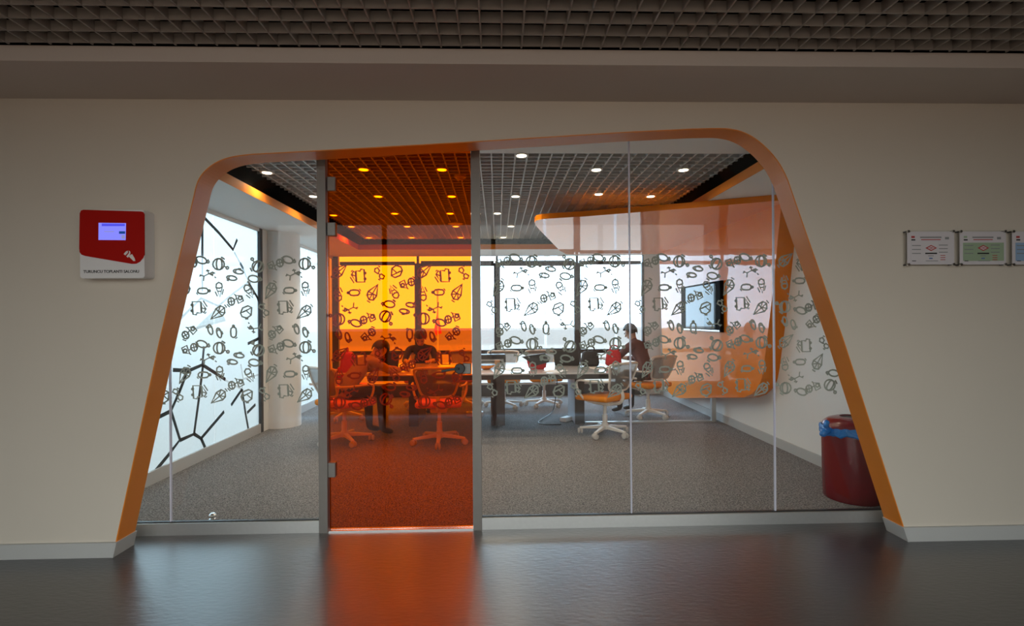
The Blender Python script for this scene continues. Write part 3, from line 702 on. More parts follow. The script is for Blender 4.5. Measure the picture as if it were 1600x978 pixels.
t = thing('smoke_detector', 'small domed smoke detector under the lattice near the door', 'detector', (p.x, p.y, CEIL))
b = B(); lathe(b, [(.055, .04), (.055, -.008), (.035, -.02), (.03, -.035), (.0, -.045)], 20); obj('detector_body', b, 'white', t, True)
b = B(); lathe(b, [(.012, -.04), (.012, -.05), (0, -.052)], 10); obj('sensor_tip', b, 'ink_grey', t, True)
p = hitZ(712, 349, CEIL)
t = thing('ceiling_speaker', 'flat round ceiling speaker among the rear downlights', 'speaker', (p.x, p.y, CEIL))
b = B(); lathe(b, [(.10, .03), (.10, -.008), (.085, -.014), (0, -.016)], 28); obj('speaker_grille', b, 'white', t, True)
b = B(); lathe(b, [(.105, .0), (.112, -.006), (.10, -.012), (.098, .0)], 28); obj('speaker_rim', b, 'grid_in', t, True)

# ------------------------------------------------------------------ table
TX0, TX1, TY0, TY1, TZ = -1.50, 1.42, 5.80, 7.30, 0.74
table = thing('meeting_table', 'long pale-topped meeting table on dark panel legs', 'table', (0, 0, 0))
b = B(); rbox(b, TX0, TX1, TY0, TY1, TZ - .018, TZ, .006); obj('tabletop', b, 'table_top', table)
bx('apron', 'table_dark', table, TX0 + .03, TX1 - .03, TY0 + .03, TY1 - .03, TZ - .075, TZ - .017)
for lx, wdt in ((-1.07, .06), (0.0, .09), (1.05, .06)):
    b = B(); box(b, lx - wdt, lx + wdt, 6.54, 7.2, 0.002, TZ - .06)
    l = obj('leg', b, 'table_dark', table)
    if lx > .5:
        bx('side_sheet', 'leg_grey', l, lx - wdt - .004, lx - wdt, 6.56, 7.18, 0.01, TZ - .08)  # pale grey sheet on the inner face of this leg only

# ------------------------------------------------------------------ swivel chairs
def make_chair():
    t = thing('swivel_chair', '', 'chair')
    b = B()
    hexa(b, [(-.026, .02, .075), (.026, .02, .075), (.018, .29, .062), (-.018, .29, .062), (-.026, .02, .118), (.026, .02, .118), (.016, .295, .085), (-.016, .295, .085)])
    bmesh.ops.bevel(b, geom=b.edges[:], offset=.006, segments=1, affect='EDGES')
    legm = mesh_of(b, 'base_leg', 'chair_white')
    b = B()
    for s in (-1, 1):
        lathe(b, [(.010, s * .006), (.030, s * .007), (.033, s * .012), (.033, s * .024), (.028, s * .028), (.010, s * .029)], 16, (0, 0, .035), 'X')
    tube(b, [(0, 0, .03), (0, 0, .075)], .009, 8)
    cast = mesh_of(b, 'caster', 'rubber', True)
    for k in range(5):
        a = R(72 * k + 180)
        l = obj('base_leg', legm, None, t, rotz=a)
        obj('caster', cast, None, l, loc=(0, .288, 0.002), rotz=0.6 * k)
    b = B(); lathe(b, [(.05, .07), (.05, .115), (.034, .135), (.030, .14), (.030, .24), (.020, .245), (.020, .37)], 20); obj('gas_column', b, 'chair_white', t, True)
    b = B(); rbox(b, -.09, .09, -.13, .12, .355, .405, .015)
    for s in (-1, 1): tube(b, [(0, 0, .36), (s * .10, .06, .385), (s * .19, .09, .415)], .016, 8)
    obj('mechanism', b, 'chair_white', t, True)
    b = B(); rbox(b, -.245, .245, -.22, .25, .41, .475, .028, 4)
    for v in b.verts:
        if v.co.y > .12: v.co.z -= .25 * (v.co.y - .12) ** 1.0 * .6
        v.co.z += .012 * (abs(v.co.x) / .245) ** 2
    obj('seat', b, 'orange_fabric', t, True)
    # back frame: a curved tube loop carrying the mesh
    def bp(u, v):  # u in -1..1, v in 0..1
        hwid = .175 + .075 * v
        x = u * hwid; z = .545 + .30 * v; y = -.235 - .09 * v + .05 * u * u - .02 * math.sin(math.pi * v)
        return Vector((x, y, z))
    loopuv = [(-.7, 0), (0, -.02), (.7, 0), (.95, .12), (1, .5), (1.0, .88), (.85, 1), (0, 1.02), (-.85, 1), (-1.0, .88), (-1, .5), (-.95, .12)]
    b = B(); tube(b, smooth_path([bp(u, v) for u, v in loopuv], 4, True), .014, 8, True)
    fr = obj('backrest_frame', b, 'chair_white', t, True)
    b = B(); N = 8; vs = {}
    for i in range(N + 1):
        for j in range(N + 1):
            v = j / N; sq = 1 - .22 * max(0, (abs(v - .5) * 2)) ** 4
            p = bp((-1 + 2 * i / N) * sq, v); vs[i, j] = b.verts.new(p)
    for i in range(N):
        for j in range(N): b.faces.new((vs[i, j], vs[i + 1, j], vs[i + 1, j + 1], vs[i, j + 1]))
    obj('backrest_mesh', b, 'mesh', t)
    b = B()
    tube(b, smooth_path([(0, -.10, .38), (0, -.22, .40), (0, -.262, .47), (0, -.24, .545)], 4), .020, 8)
    obj('back_spine', b, 'chair_white', t, True)
    for s in (-1, 1):
        b = B()
        tube(b, smooth_path([(s * .12, .06, .385), (s * .22, .11, .42), (s * .285, .15, .52), (s * .30, .165, .615), (s * .298, .13, .648), (s * .292, -.02, .650), (s * .27, -.16, .650), (s * .235, -.27, .66)], 4), .013, 8)
        obj('armrest', b, 'chair_white', t, True)
    return t
proto = make_chair()
def face(dx, dy): return math.atan2(dy, dx) - math.pi / 2
CH = 'swivel chairs around the meeting table'
chairs = [  # x, y, facing, label
    (1.245, 5.93, (-.62, .78), 'empty white swivel chair with orange seat beside the leg with a pale grey side'),
    (-1.70, 5.72, (.62, .78), 'white swivel chair carrying the person in a tan shirt'),
    (-.64, 5.62, (-.05, 1), 'empty white swivel chair with its back to the orange door handle'),
    (.72, 7.95, (.1, -1), 'empty white swivel chair across the table behind the red bag'),
    (.09, 7.85, (.0, -1), 'empty white swivel chair across the table behind the middle leg'),
    (2.06, 6.97, (-.55, .84), 'white swivel chair carrying the person in a maroon top'),
    (-2.08, 7.10, (1, .1), 'white swivel chair with a red backpack on its seat'),
    (-1.16, 7.95, (0, -1), 'white swivel chair carrying the person in a charcoal top'),
    (-.535, 8.02, (0, -1), 'empty white swivel chair beside the person in a charcoal top'),
]
for i, (x, y, f, lab) in enumerate(chairs):
    o = proto if i == 0 else copy_tree(proto)
    o.location = (x, y, 0.002); o.rotation_euler = (0, 0, face(*f)); o['label'] = lab; o['group'] = CH

# ------------------------------------------------------------------ people
def build_person(label, J, cols, hair_dir, group='people at the meeting table'):
    """J: joint name -> world point; body grown from a skinned skeleton, coloured by region"""
    base = Vector((J['pelvis'][0], J['pelvis'][1], 0))
    t = thing('person', label, 'person', base, 0, group)
    V = []; E = []; RAD = []; REG = []
    def add(p, r): V.append(Vector(p) - base); RAD.append(r); return len(V) - 1
    def link(a, c, reg): E.append((a, c)); REG.append(reg)
    g = {k: Vector(v) for k, v in J.items()}
    pel = add(g['pelvis'], (.145, .11)); belly = add(g['pelvis'].lerp(g['chest'], .45), (.135, .10)); ch = add(g['chest'], (.155, .105))
    nb = add(g['chest'].lerp(g['neck'], .7), (.095, .075)); nk = add(g['neck'], (.05, .05))
    link(pel, belly, 1); link(belly, ch, 1); link(ch, nb, 1); link(nb, nk, 0)
    up = (g['head'] - g['neck']).normalized(); fw = Vector(hair_dir).normalized()
    h0 = add(g['head'] - up * .075 + fw * .012, (.058, .062)); h1 = add(g['head'], (.076, .092)); h2 = add(g['head'] + up * .075 - fw * .01, (.062, .076))
    link(nk, h0, 0); link(h0, h1, 0); link(h1, h2, 0)
    side = fw.cross(up).normalized()
    for s, q in ((1, 'R'), (-1, 'L')):
        sh = add(g['sh' + q], (.062, .062)); el = add(g['el' + q], (.043, .043)); mid = add(g['el' + q].lerp(g['wr' + q], .5), (.037, .037)); wr = add(g['wr' + q], (.026, .026))
        link(nb, sh, 1); link(sh, el, 1); link(el, mid, 1); link(mid, wr, 0)
        d = (g['wr' + q] - g['el' + q]); d.z *= .3; d.normalize(); lat = d.cross(Vector((0, 0, 1))).normalized()
        pm = add(g['wr' + q] + d * .045, (.030, .018)); link(wr, pm, 0)
        for k, (off, ln) in enumerate(((-.030, .062), (-.010, .075), (.010, .070), (.028, .055))):
            a = add(g['wr' + q] + d * .088 + lat * off, (.0095, .0095)); b2 = add(g['wr' + q] + d * (.088 + ln * .55) + lat * off * 1.15 - Vector((0, 0, .006)), (.0085, .0085)); c2 = add(g['wr' + q] + d * (.085 + ln) + lat * off * 1.2 - Vector((0, 0, .02)), (.007, .007))
            link(pm, a, 0); link(a, b2, 0); link(b2, c2, 0)
        th = add(g['wr' + q] + d * .045 - lat * .045 * s, (.0105, .0105)); th2 = add(g['wr' + q] + d * .085 - lat * .062 * s, (.009, .009)); link(pm, th, 0); link(th, th2, 0)
        hp = add(g['hip' + q], (.088, .088)); kn = add(g['kn' + q], (.06, .06)); cf = add(g['kn' + q].lerp(g['an' + q], .35), (.056, .056)); an = add(g['an' + q], (.04, .04))
        ft = add(g['toe' + q].lerp(g['an' + q], .4), (.042, .036)); to = add(g['toe' + q], (.038, .026))
        link(pel, hp, 2); link(hp, kn, 2); link(kn, cf, 2); link(cf, an, 2); link(an, ft, 3); link(ft, to, 3)
    me = bpy.data.meshes.new('body_cage'); me.from_pydata(V, E, []); me.update()
    o = bpy.data.objects.new('body_cage', me); COL.objects.link(o)
    o.modifiers.new('skin', 'SKIN'); 
    lay = me.skin_vertices[0] if len(me.skin_vertices) else None
    if lay is None:
        bmm = bmesh.new(); bmm.from_mesh(me); bmm.verts.layers.skin.verify(); bmm.to_mesh(me); bmm.free(); lay = me.skin_vertices[0]
    for k, r in enumerate(RAD):
        lay.data[k].radius = r; lay.data[k].use_root = (k == 0)
    o.modifiers['skin'].use_smooth_shade = True
    o.modifiers['skin'].branch_smoothing = 0.4
    s = o.modifiers.new('sub', 'SUBSURF'); s.levels = 2; s.render_levels = 2
    dg = bpy.context.evaluated_depsgraph_get()
    bm_ = bpy.data.meshes.new_from_object(o.evaluated_get(dg)); bpy.data.objects.remove(o)
    bm_.name = 'body'; bm_.materials.clear()
    for c in (cols[0], cols[1], cols[2], cols[3]): bm_.materials.append(M[c])
    def seg_d(p, a, c, ra, rc):
        ab = c - a; tt = max(0, min(1, (p - a).dot(ab) / max(1e-9, ab.dot(ab))))
        return (p - (a + ab * tt)).length - (ra + (rc - ra) * tt)
    for poly in bm_.polygons:
        poly.use_smooth = True
        best = min(range(len(E)), key=lambda i: seg_d(poly.center, V[E[i][0]], V[E[i][1]], max(RAD[E[i][0]]), max(RAD[E[i][1]])))
        poly.material_index = REG[best]
    obj('body', bm_, None, t)
    # hair, nose, ears, eyes
    hc = g['head'] - base
    rot = Matrix((side, fw, up)).transposed().to_4x4()
    b = B(); bmesh.ops.create_uvsphere(b, u_segments=20, v_segments=14, radius=1)
    for v in b.verts:
        v.co = Vector((v.co.x * .092, v.co.y * .108, v.co.z * .118))
    bmesh.ops.delete(b, geom=[v for v in b.verts if (v.co.z < -.085) or (v.co.y > .03 and v.co.z < .05) or (v.co.y > -.01 and v.co.z < -.02)], context='VERTS')
    for v in b.verts:
        v.co *= 1 + .03 * math.sin(37 * v.co.x + 21 * v.co.y)
    b.transform(Matrix.Translation(hc + up * .012 - fw * .006) @ rot); obj('hair', b, 'hair', t, True)
    b = B(); tube(b, [hc + fw * .085 + up * .015, hc + fw * .112 - up * .022, hc + fw * .088 - up * .030], [.006, .014, .008], 8); obj('nose', b, cols[0], t, True)
    for s in (-1, 1):
        b = B(); sphere(b, hc + side * s * .082 - up * .005, .010, .022, .03, 10, 6); obj('ear', b, cols[0], t, True)
        b = B(); sphere(b, hc + side * s * .032 + fw * .082 + up * .012, .010, .010, .008, 8, 6); obj('eye', b, 'ink', t, True)
    b = B(); tube(b, [hc + fw * .083 - up * .055 - side * .022, hc + fw * .088 - up * .056, hc + fw * .083 - up * .055 + side * .022], .005, 6); obj('mouth', b, 'ink_red', t, True)
    return t
def seated(pos, fdir, lean, head_drop, arm_reach, cols, label, lean_side=0.0, seat=.475, foot=.40, feet_in=0.0):
    f = Vector((fdir[0], fdir[1], 0)).normalized(); s = f.cross(Vector((0, 0, 1)))
    U = Vector((0, 0, 1)); p = Vector((pos[0], pos[1], seat + .10))
    tdir = (U * math.cos(lean) + f * math.sin(lean) + s * lean_side).normalized()
    chest = p + tdir * .36; neck = p + tdir * .52 + f * .02
    hd = (U * math.cos(lean * .8 + head_drop) + f * math.sin(lean * .8 + head_drop) + s * lean_side).normalized()
    head = neck + hd * .15
    J = {'pelvis': p, 'chest': chest, 'neck': neck, 'head': head}
    shc = p + tdir * .44
    for q, sg in (('R', 1), ('L', -1)):
        sh = shc + s * sg * .175; J['sh' + q] = sh
        el = sh + f * (arm_reach * .45) - U * .20 + s * sg * .05; J['el' + q] = el
        wr = el + f * (arm_reach * .55) - s * sg * .06; wr.z = TZ + .035 if arm_reach > .3 else seat + .15; J['wr' + q] = wr
        if el.z < TZ + .06 and arm_reach > .3: J['el' + q].z = max(el.z, TZ + .02)
        hip = p + s * sg * .09 + f * .04 - U * .01; J['hip' + q] = hip
        kn = p + s * sg * .12 + f * .44 - U * .03; J['kn' + q] = kn
        an = kn + f * (.02 - feet_in); an.z = .085; J['an' + q] = an
        toe = an + f * .15; toe.z = .036; J['toe' + q] = toe
    face_dir = (f * math.cos(lean * .8 + head_drop) - U * math.sin(lean * .8 + head_drop))
    return build_person(label, J, cols, face_dir)
seated((-1.72, 5.70), (.62, .78), R(48), R(18), .42, ('skin', 'shirt_tan', 'trousers', 'shoe'), 'person in a tan shirt leaning forward over the table end, behind orange glass')
seated((-1.16, 7.93), (.08, -1), R(38), R(12), .40, ('skin', 'shirt_dark', 'trousers', 'shoe'), 'person in a charcoal top leaning on the far side of the table')
seated((2.07, 6.96), (-.55, .84), R(27), R(8), .46, ('skin', 'shirt_maroon', 'trousers', 'shoe'), 'person in a maroon top sitting upright at the end of the table', feet_in=.04)

# ------------------------------------------------------------------ things on and around the table
def at(px, py, z=TZ): return hitZ(px, py, z)
def laptop(px, py, rz, lab, tilt=20, w=.33, d=.23):
    p = at(px, py)
    t = thing('laptop', lab, 'laptop', (p.x, p.y, TZ), rz, 'laptops on the table')
    b = B(); rbox(b, -w / 2, w / 2, -d / 2, d / 2, 0, .018, .005, 2); obj('keyboard_base', b, 'black', t)
    b = B(); box(b, -w / 2 + .02, w / 2 - .02, -.02, d / 2 - .08, .018, .020); obj('keys', b, 'ink_grey', t)
    a = R(tilt); b = B()
    p0 = Vector((0, d / 2, .012)); u = Vector((0, math.sin(a), math.cos(a))); n = Vector((0, math.cos(a), -math.sin(a)))
    lo = [p0 + Vector((x, 0, 0)) + u * h for x, h in ((-w / 2, 0), (w / 2, 0), (w / 2, .22), (-w / 2, .22))]
    prism(b, lo, [q + n * .010 for q in lo]); obj('lid', b, 'black', t)
laptop(600, 574, R(200), 'black laptop open on the table before the person in tan', 25)
laptop(888, 570, R(165), 'black laptop open at the table end beside the black bag', 30)
def paper(px, py, rz, lab, w=.21, h=.297, n=1):
    p = at(px, py); t = thing('paper_sheet', lab, 'paper', (p.x, p.y, TZ), rz, 'papers on the table')
    for k in range(n):
        b = B(); a = .12 * k; cs, sn = math.cos(a), math.sin(a)
        q = [(x * cs - y * sn, x * sn + y * cs) for x, y in ((-w / 2, -h / 2), (w / 2, -h / 2), (w / 2, h / 2), (-w / 2, h / 2))]
        prism(b, [(x, y, .001 + k * .002) for x, y in q], [(x, y, .0025 + k * .002) for x, y in q]); obj('sheet', b, 'paper', t)
paper(800, 577, .3, 'loose white sheets on the table before the red bag', n=2)
paper(868, 580, -.5, 'white sheets by the table edge above the pale grey leg side', n=2)
paper(935, 575, .1, 'white sheets at the table end before the black bag', n=2)
paper(612, 578, .4, 'white sheet beside the laptop of the person in tan')
# dark monitor lying low at the middle
p = at(772, 569); t = thing('equipment_box', 'low wide black equipment box on the table behind the brown cup', 'equipment box', (p.x, p.y + .35, TZ), .05)
b = B(); rbox(b, -.24, .16, -.10, .10, 0, .115, .012); obj('case', b, 'black', t)
bx('front_panel', 'ink_grey', t, -.21, .13, -.104, -.099, .02, .05)
b = B(); tube(b, smooth_path([(-.05, 0, .115), (-.05, 0, .16), (0, 0, .19), (.06, -.02, .20)], 4), .006, 8); obj('gooseneck', b, 'black', t, True)
p = at(777, 574); t = thing('paper_cup', 'small brown cup on the table near the door handle side', 'cup', (p.x, p.y, TZ))
b = B(); lathe(b, [(.0, .002), (.027, 0), (.036, .085), (.033, .085), (.025, .01), (0, .008)], 20); obj('cup_body', b, 'card', t, True)
b = B(); lathe(b, [(.036, .083), (.0385, .086), (.0385, .092), (.030, .094), (.0, .093)], 20); obj('cup_lid', b, 'card', t, True)
p = at(760, 577); t = thing('bowl', 'shallow orange bowl on the table beside the brown cup', 'bowl', (p.x, p.y, TZ))
b = B(); lathe(b, [(.0, 0), (.04, 0), (.10, .04), (.11, .055), (.105, .055), (.04, .012), (0, .01)], 28); obj('bowl_body', b, 'orange_trim', t, True)
b = B(); lathe(b, [(.104, .053), (.112, .053), (.112, .058), (.104, .058)], 28); obj('bowl_rim', b, 'black', t, True)
# red bag with a black flap
def bag(name, lab, loc, rz, w, d, h, mat, flap, grp):
    t = thing(name, lab, 'bag', loc, rz, grp)
    b = B(); rbox(b, -w / 2, w / 2, -d / 2, d / 2, 0, h, min(w, d, h) * .28, 4)
    for v in b.verts:
        k = v.co.z / h; v.co.x *= 1.05 - .25 * k * k; v.co.y *= 1.05 - .3 * k * k
        v.co.x += .012 * math.sin(9 * v.co.z / h + 3); 
    obj('bag_body', b, mat, t, True)
    b = B(); rbox(b, -w * .36, w * .36, -d * .62, -d * .3, h * .12, h * .55, .02, 3); obj('front_pocket', b, flap, t, True)
    b = B(); tube(b, smooth_path([(-.05, 0, h * .97), (-.045, 0, h + .04), (0, 0, h + .06), (.045, 0, h + .04), (.05, 0, h * .97)], 4), .009, 8); obj('top_handle', b, flap, t, True)
    for s in (-1, 1):
        b = B(); tube(b, smooth_path([(s * w * .25, d * .35, h * .9), (s * w * .34, d * .62, h * .6), (s * w * .3, d * .5, h * .1)], 5), .012, 6); obj('shoulder_strap', b, flap, t, True)
    return t
p = at(842, 577)
t = thing('shoulder_bag', 'dark red bag with a black laptop leaning on it, mid table', 'bag', (p.x - .02, p.y + .02, TZ), 0.1)
b = B(); prism(b, [(-.10, -.05, 0), (.10, -.05, 0), (.13, -.03, .14), (-.14, -.03, .15)], [(-.10, .05, 0), (.10, .05, 0), (.12, .03, .14), (-.13, .03, .15)])
bmesh.ops.bevel(b, geom=b.edges[:], offset=.02, segments=3, affect='EDGES'); obj('bag_body', b, 'red', t, True)
b = B(); prism(b, [(-.20, -.065, .16), (-.03, -.075, .05), (.14, -.07, .09), (.09, -.055, .20)], [(-.20, -.045, .16), (-.03, -.055, .05), (.14, -.05, .09), (.09, -.035, .20)]); obj('black_flap', b, 'black', t)
p = at(932, 574); bag('backpack', 'black backpack on the table end before the person in maroon', (p.x - .045, p.y + .16, TZ), .1, .22, .16, .20, 'blackcloth', 'blackcloth', 'bags in the meeting room')
p = at(952, 574); bag('backpack', 'bright red backpack on the table end before the person in maroon', (p.x + .10, p.y + .16, TZ), -.2, .20, .16, .21, 'red', 'red', 'bags in the meeting room')
bag('backpack', 'red backpack standing on a chair seat behind the person in tan', (-2.06, 7.10, .482), R(-80), .30, .20, .44, 'red', 'red', 'bags in the meeting room')
# power adapter and cable
p = hitZ(885, 658, 0)
t = thing('power_adapter', 'white power adapter on the carpet with a black looping cable', 'adapter', (p.x, p.y, 0.004), -.7)
b = B(); rbox(b, -.05, .05, -.09, .09, 0, .055, .012); obj('adapter_case', b, 'white', t)
q = [hitZ(877, 664, 0), hitZ(850, 664, 0), hitZ(841, 660, 0), hitZ(850, 654, 0), hitZ(862, 645, 0)]
pts = [(v.x, v.y, .008) for v in q] + [(q[-1].x + .05, q[-1].y + .08, .10), (q[-1].x + .08, q[-1].y + .02, .40), (q[-1].x + .08, q[-1].y, .665)]
cb = B(); tube(cb, smooth_path(pts, 6), .007, 8)
cab = tag(obj('power_cable', cb, 'black', None, True), 'black cable looping over the carpet up to the table', 'cable')
p = hitZ(744, 650, 0)
t = thing('socket_block', 'white socket block on the carpet beside the middle table leg', 'socket block', (p.x, p.y, 0.002), .1)
b = B(); rbox(b, -.14, .10, -.06, .06, 0, .06, .01); obj('block_case', b, 'white', t)
for k in range(3): bx('socket', 'ink_grey', t, -.11 + .07 * k, -.07 + .07 * k, -.02, .02, .06, .063)
# door stop
p = hitZ(332, 812, 0)
t = thing('door_stop', 'small steel door stop on the carpet just inside the glass', 'door stop', (p.x, p.y, 0.002))
b = B(); lathe(b, [(.022, 0), (.022, .006), (.012, .010), (.012, .018), (.020, .024), (.022, .034), (.014, .044), (0, .046)], 20); obj('stop_body', b, 'steel', t, True)
b = B(); lathe(b, [(.0225, .026), (.0245, .029), (.0225, .033)], 20); obj('rubber_ring', b, 'white', t, True)

# ------------------------------------------------------------------ bin
bp_ = hitZ(1341, 797, 0)
BXX, BYY, BR = 2.655, 3.76, 0.205
t = thing('waste_bin', 'dark red round waste bin with a domed lid against the glass', 'bin', (BXX, BYY, 0.002))
b = B(); lathe(b, [(0, 0), (BR * .93, 0), (BR * .96, .008), (BR * .96, .06), (BR * .97, .065), (BR, .50), (BR * .97, .50)], 48); obj('bin_body', b, 'bin_red', t, True)
b = B(); lathe(b, [(BR * .995, .515), (BR * 1.0, .53), (BR * .93, .562), (BR * .78, .588), (BR * .55, .603), (BR * .42, .607), (BR * .40, .60), (BR * .40, .55)], 48); ld_ = obj('bin_lid', b, 'bin_red', t, True)
b = B(); lathe(b, [(BR * .40, .596), (BR * .30, .585), (0, .58)], 32); obj('lid_opening', b, 'black', ld_, True)
b = B(); ringp = []
for k in range(72):
    a = 2 * math.pi * k / 72
    ringp.append((a, .512 + .006 * math.sin(5 * a) + .004 * math.sin(23 * a)))
sec = [(-.004, .024), (.008, .026), (.014, .010), (.010, -.012), (.013, -.024), (.006, -.034), (-.004, -.03)]
rows = []
for a, z in ringp:
    rows.append([b.verts.new(((BR + dr + .002 * math.sin(31 * a)) * math.cos(a), (BR + dr + .002 * math.sin(31 * a)) * math.sin(a), z + dz + (.006 * math.sin(13 * a) if dz < -.02 else 0))) for dr, dz in sec])
for i in range(72):
    A, C = rows[i], rows[(i + 1) % 72]
    for k in range(len(sec)):
        kk = (k + 1) % len(sec); b.faces.new((A[k], A[kk], C[kk], C[k]))
t = thing('bin_liner', 'blue plastic liner knotted around the rim of the red bin', 'bin liner', (BXX, BYY, 0.002))
obj('liner_rim', b, 'bag_blue', t, True)
b = B(); sphere(b, (-BR - .03, -.05, .515), .032, .028, .035); sphere(b, (-BR - .055, -.06, .495), .03, .02, .028); tube(b, smooth_path([(-BR - .02, -.05, .53), (-BR - .045, -.07, .565), (-BR - .03, -.06, .575)], 4), [.02] * 8 + [.008], 8)
for v in b.verts: v.co += Vector((math.sin(90 * v.co.z), math.sin(80 * v.co.x), math.sin(70 * v.co.y))) * .004
obj('liner_knot', b, 'bag_blue', t, True)

# ------------------------------------------------------------------ room display on the corridor wall
def text_mesh(body, size, mat, bold=0.0):
    c = bpy.data.curves.new('lettering', 'FONT'); c.body = body; c.size = size; c.align_x = 'CENTER'; c.align_y = 'CENTER'; c.extrude = 0.0006; c.offset = bold
    o = bpy.data.objects.new('lettering', c); COL.objects.link(o)
    dg = bpy.context.evaluated_depsgraph_get(); me = bpy.data.meshes.new_from_object(o.evaluated_get(dg)); bpy.data.objects.remove(o)
    me.materials.clear(); me.materials.append(M[mat])
    xs = [v.co.x for v in me.vertices]; return me, (max(xs) - min(xs))
def flat(name, mat, parent, pts, y0, y1):
    b = B(); prism(b, [(x, y0, z) for x, z in pts], [(x, y1, z) for x, z in pts])
    tri(b); return obj(name, b, mat, parent)
def rrect(x0, x1, z0, z1, r, n=5):
    out = []
    for cx, cz, a in ((x1 - r, z1 - r, 0), (x0 + r, z1 - r, 90), (x0 + r, z0 + r, 180), (x1 - r, z0 + r, 270)):
        out += [(cx + r * math.cos(R(a + 90 * k / n)), cz + r * math.sin(R(a + 90 * k / n))) for k in range(n + 1)]
    return out
DEP = 0.085
FY = WALL_Y - DEP
def S(px, py):
    v = hitY(px, py, FY); return (v.x, v.z)
tl, br = S(124.5, 328), S(226, 434.5)
cx, cz = (tl[0] + br[0]) / 2, (tl[1] + br[1]) / 2
t = thing('room_display', 'white and red wall display with a small lit blue screen', 'display panel', (cx, WALL_Y, cz))
def L(px, py):
    x, z = S(px, py); return (x - cx, z - cz)
x0, z1 = L(124.5, 328); x1, z0 = L(226, 434.5)
flat('case', 'sign_white', t, rrect(x0, x1, z0, z1, .016), -DEP, 0.001)
red_px = [(131, 327.8), (221, 330.5), (224.5, 331.5), (226, 335), (226.3, 398), (224, 403), (219, 409), (213, 412), (206, 412.3), (134, 400), (128, 398), (125, 394), (124.3, 388), (125.2, 333), (127, 329)]
flat('red_plate', 'sign_red', t, [L(*p) for p in red_px], -DEP - .003, -DEP + .001)
flat('screen', 'screen', t, [L(*p) for p in ((155, 348.3), (197.5, 348.8), (197, 375.3), (154.8, 375))], -DEP - .0045, -DEP)
flat('title_bar', 'screen_bar', t, [L(*p) for p in ((160, 349.5), (196, 349.8), (196, 353.5), (160, 353.5))], -DEP - .0052, -DEP - .004)
flat('screen_line', 'screen_ico', t, [L(*p) for p in ((164, 361.4), (179, 361.4), (179, 362.6), (164, 362.6))], -DEP - .0052, -DEP - .004)
flat('screen_button', 'screen_btn', t, [L(*p) for p in ((187, 361.5), (196.5, 361.5), (196.5, 365.5), (187, 365.5))], -DEP - .0052, -DEP - .004)
flat('screen_icon', 'screen_ico', t, [L(*p) for p in ((191, 367.5), (196, 367.5), (196, 373), (191, 373))], -DEP - .0052, -DEP - .004)
cone = [[(205, 399.5), (210, 407.5), (212.3, 407), (208.5, 398), (206.5, 397.5)][::-1], [(201.5, 401), (204.5, 407.2), (211.8, 407.6), (206.5, 399)], [(194.2, 396.5), (198.5, 401.5), (200, 399.5), (197.5, 393.5), (196, 393.5)], [(199, 402), (202.5, 403), (204.5, 395), (202.5, 391.5), (199.5, 392), (201.5, 396.5)]]
for s in ([(201.5, 400.5), (209.5, 408), (212.3, 407.8), (211, 403.5), (207, 397)], [(198.2, 400.8), (200.6, 402.6), (204.3, 397.2), (204.4, 393.6), (201.8, 391.4), (202.6, 395.2)], [(194, 397.2), (196.5, 399), (200.6, 395), (200.3, 391.8), (197.4, 393)]):
    flat('pictogram', 'white', t, [L(*p) for p in s], -DEP - .0042, -DEP - .002)
me, wd = text_mesh('TURUNCU TOPLANTI SALONU', 0.03, 'ink', 0.0006)
a, c = L(130.5, 424), L(217.5, 424.8)
o = obj('lettering', me, None, t); sc = (c[0] - a[0]) / wd
o.scale = (sc, sc * 1.0, 1); o.rotation_euler = (R(90), 0, 0); o.location = ((a[0] + c[0]) / 2, -DEP - .0005, (a[1] + c[1]) / 2)

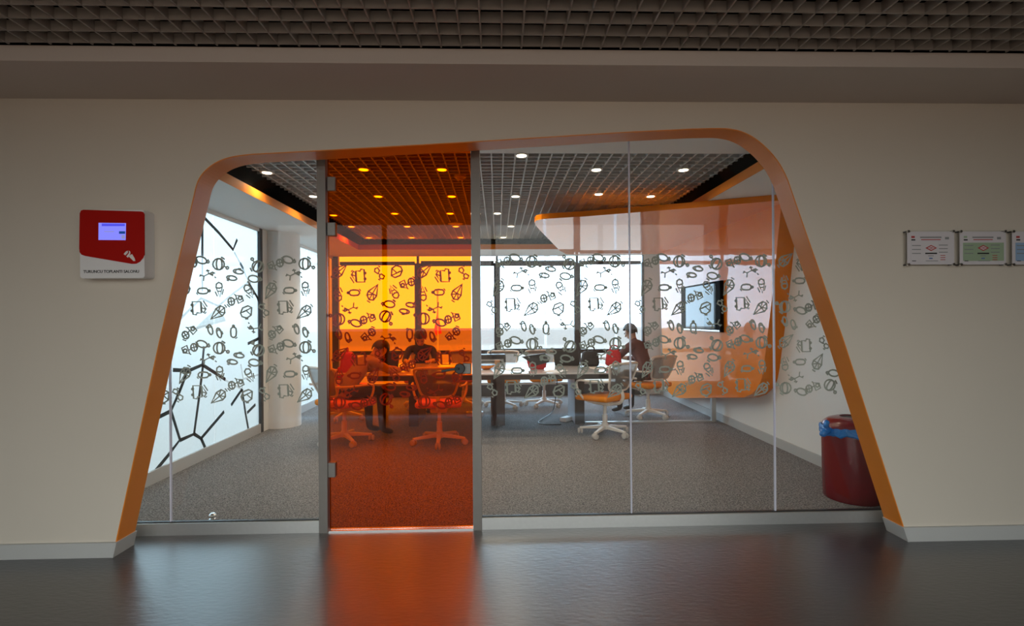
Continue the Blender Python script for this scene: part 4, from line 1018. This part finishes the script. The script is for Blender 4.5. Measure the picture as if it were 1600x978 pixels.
# ------------------------------------------------------------------ framed certificates
CY = WALL_Y - .035
def cert(px0, px1, mat, lab, full=True):
    def W(px, py):
        v = hitY(px, py, CY); return (v.x, v.z)
    a, c = W(px0, 415.5), W(px1, 359.5)
    cx, cz = (a[0] + c[0]) / 2, (a[1] + c[1]) / 2; hw, hh = (c[0] - a[0]) / 2, (c[1] - a[1]) / 2
    t = thing('certificate', lab, 'certificate', (cx, WALL_Y, cz), 0, 'framed certificates in a row on the corridor wall')
    d = -(WALL_Y - CY)
    bx('acrylic_back', 'glass', t, -hw, hw, d + .004, d + .009, -hh, hh)
    bx('sheet', 'paper' if mat == 'x' else 'cert_white', t, -hw + .008, hw - .004, d + .001, d + .0035, -hh + .008, hh - .008)
    bx('print_field', mat, t, -hw + .028, hw - .018, d, d + .0012, -hh + .03, hh * .30)
    for x in (-hw + .012, hw - .012):
        for z in (-hh + .008, hh - .008):
            b = B(); lathe(b, [(.0045, 0), (.0045, -d - .002)], 10, (x, d, z), 'Y'); s = obj('standoff', b, 'frame_dark', t, True)
            b = B(); lathe(b, [(.0, -.008), (.008, -.007), (.009, -.002), (.009, .002), (0, .002)], 14, (x, d, z), 'Y'); obj('standoff_cap', b, 'steel', s, True)
    e = .0006
    def line(x0, x1, z, h, m): bx('text_line', m, t, x0 * hw, x1 * hw, d - e, d + .0005, z * hh - h, z * hh + h)
    def line_top(x0, x1, z, h, m): bx('text_line', m, t, x0 * hw, x1 * hw, d + .001 - e, d + .0015, z * hh - h, z * hh + h)
    line_top(-.42, .45, .60, .004, 'ink_grey'); line_top(-.38, .42, .47, .0025, 'ink_red')
    line_top(-.78, -.64, .62, .006, 'ink_red' if mat != 'cert_green' else 'cert_green'); line_top(-.78, -.62, .46, .004, 'ink')
    line_top(.60, .76, .55, .007, 'ink_grey')
    for k in range(3): line(-.76, -.40, .14 - .22 * k, .0025, 'ink_grey'); line(.34, .70, .16 - .2 * k, .0025, 'ink_grey')
    line(-.22, .26, -.30, .004, 'ink'); line(-.1, .12, -.44, .002, 'ink_grey'); line(-.06, .08, -.58, .004, 'ink_blue')
    for k in range(3): line(.40, .60, -.42 - .12 * k, .002, 'ink_red')
    line(-.76, -.6, -.72, .002, 'ink'); line(-.2, .3, -.72, .0018, 'ink_grey')
    # diamond emblem
    cxm, czm, ew, eh = .02 * hw, 0.0 * hh, .24 * hw, .17 * hh
    o_ = [(cxm - ew, czm), (cxm, czm + eh), (cxm + ew, czm), (cxm, czm - eh)]
    flat('emblem', 'ink_red', t, o_, d - .0008, d + .0005)
    flat('emblem_centre', 'cert_white', t, [(cxm + (x - cxm) * .62, czm + (z - czm) * .62) for x, z in o_], d - .0012, d - .0005)
    flat('emblem_mark', 'ink_red', t, [(cxm + (x - cxm) * .5, czm + (z - czm) * .2) for x, z in o_], d - .0016, d - .001)
cert(1416, 1492, 'cert_white', 'acrylic framed certificate with a white print field and red diamond emblem')
cert(1498, 1573, 'cert_green', 'acrylic framed certificate with a green print field')
cert(1580, 1656, 'cert_blue', 'acrylic framed certificate with a blue print field')
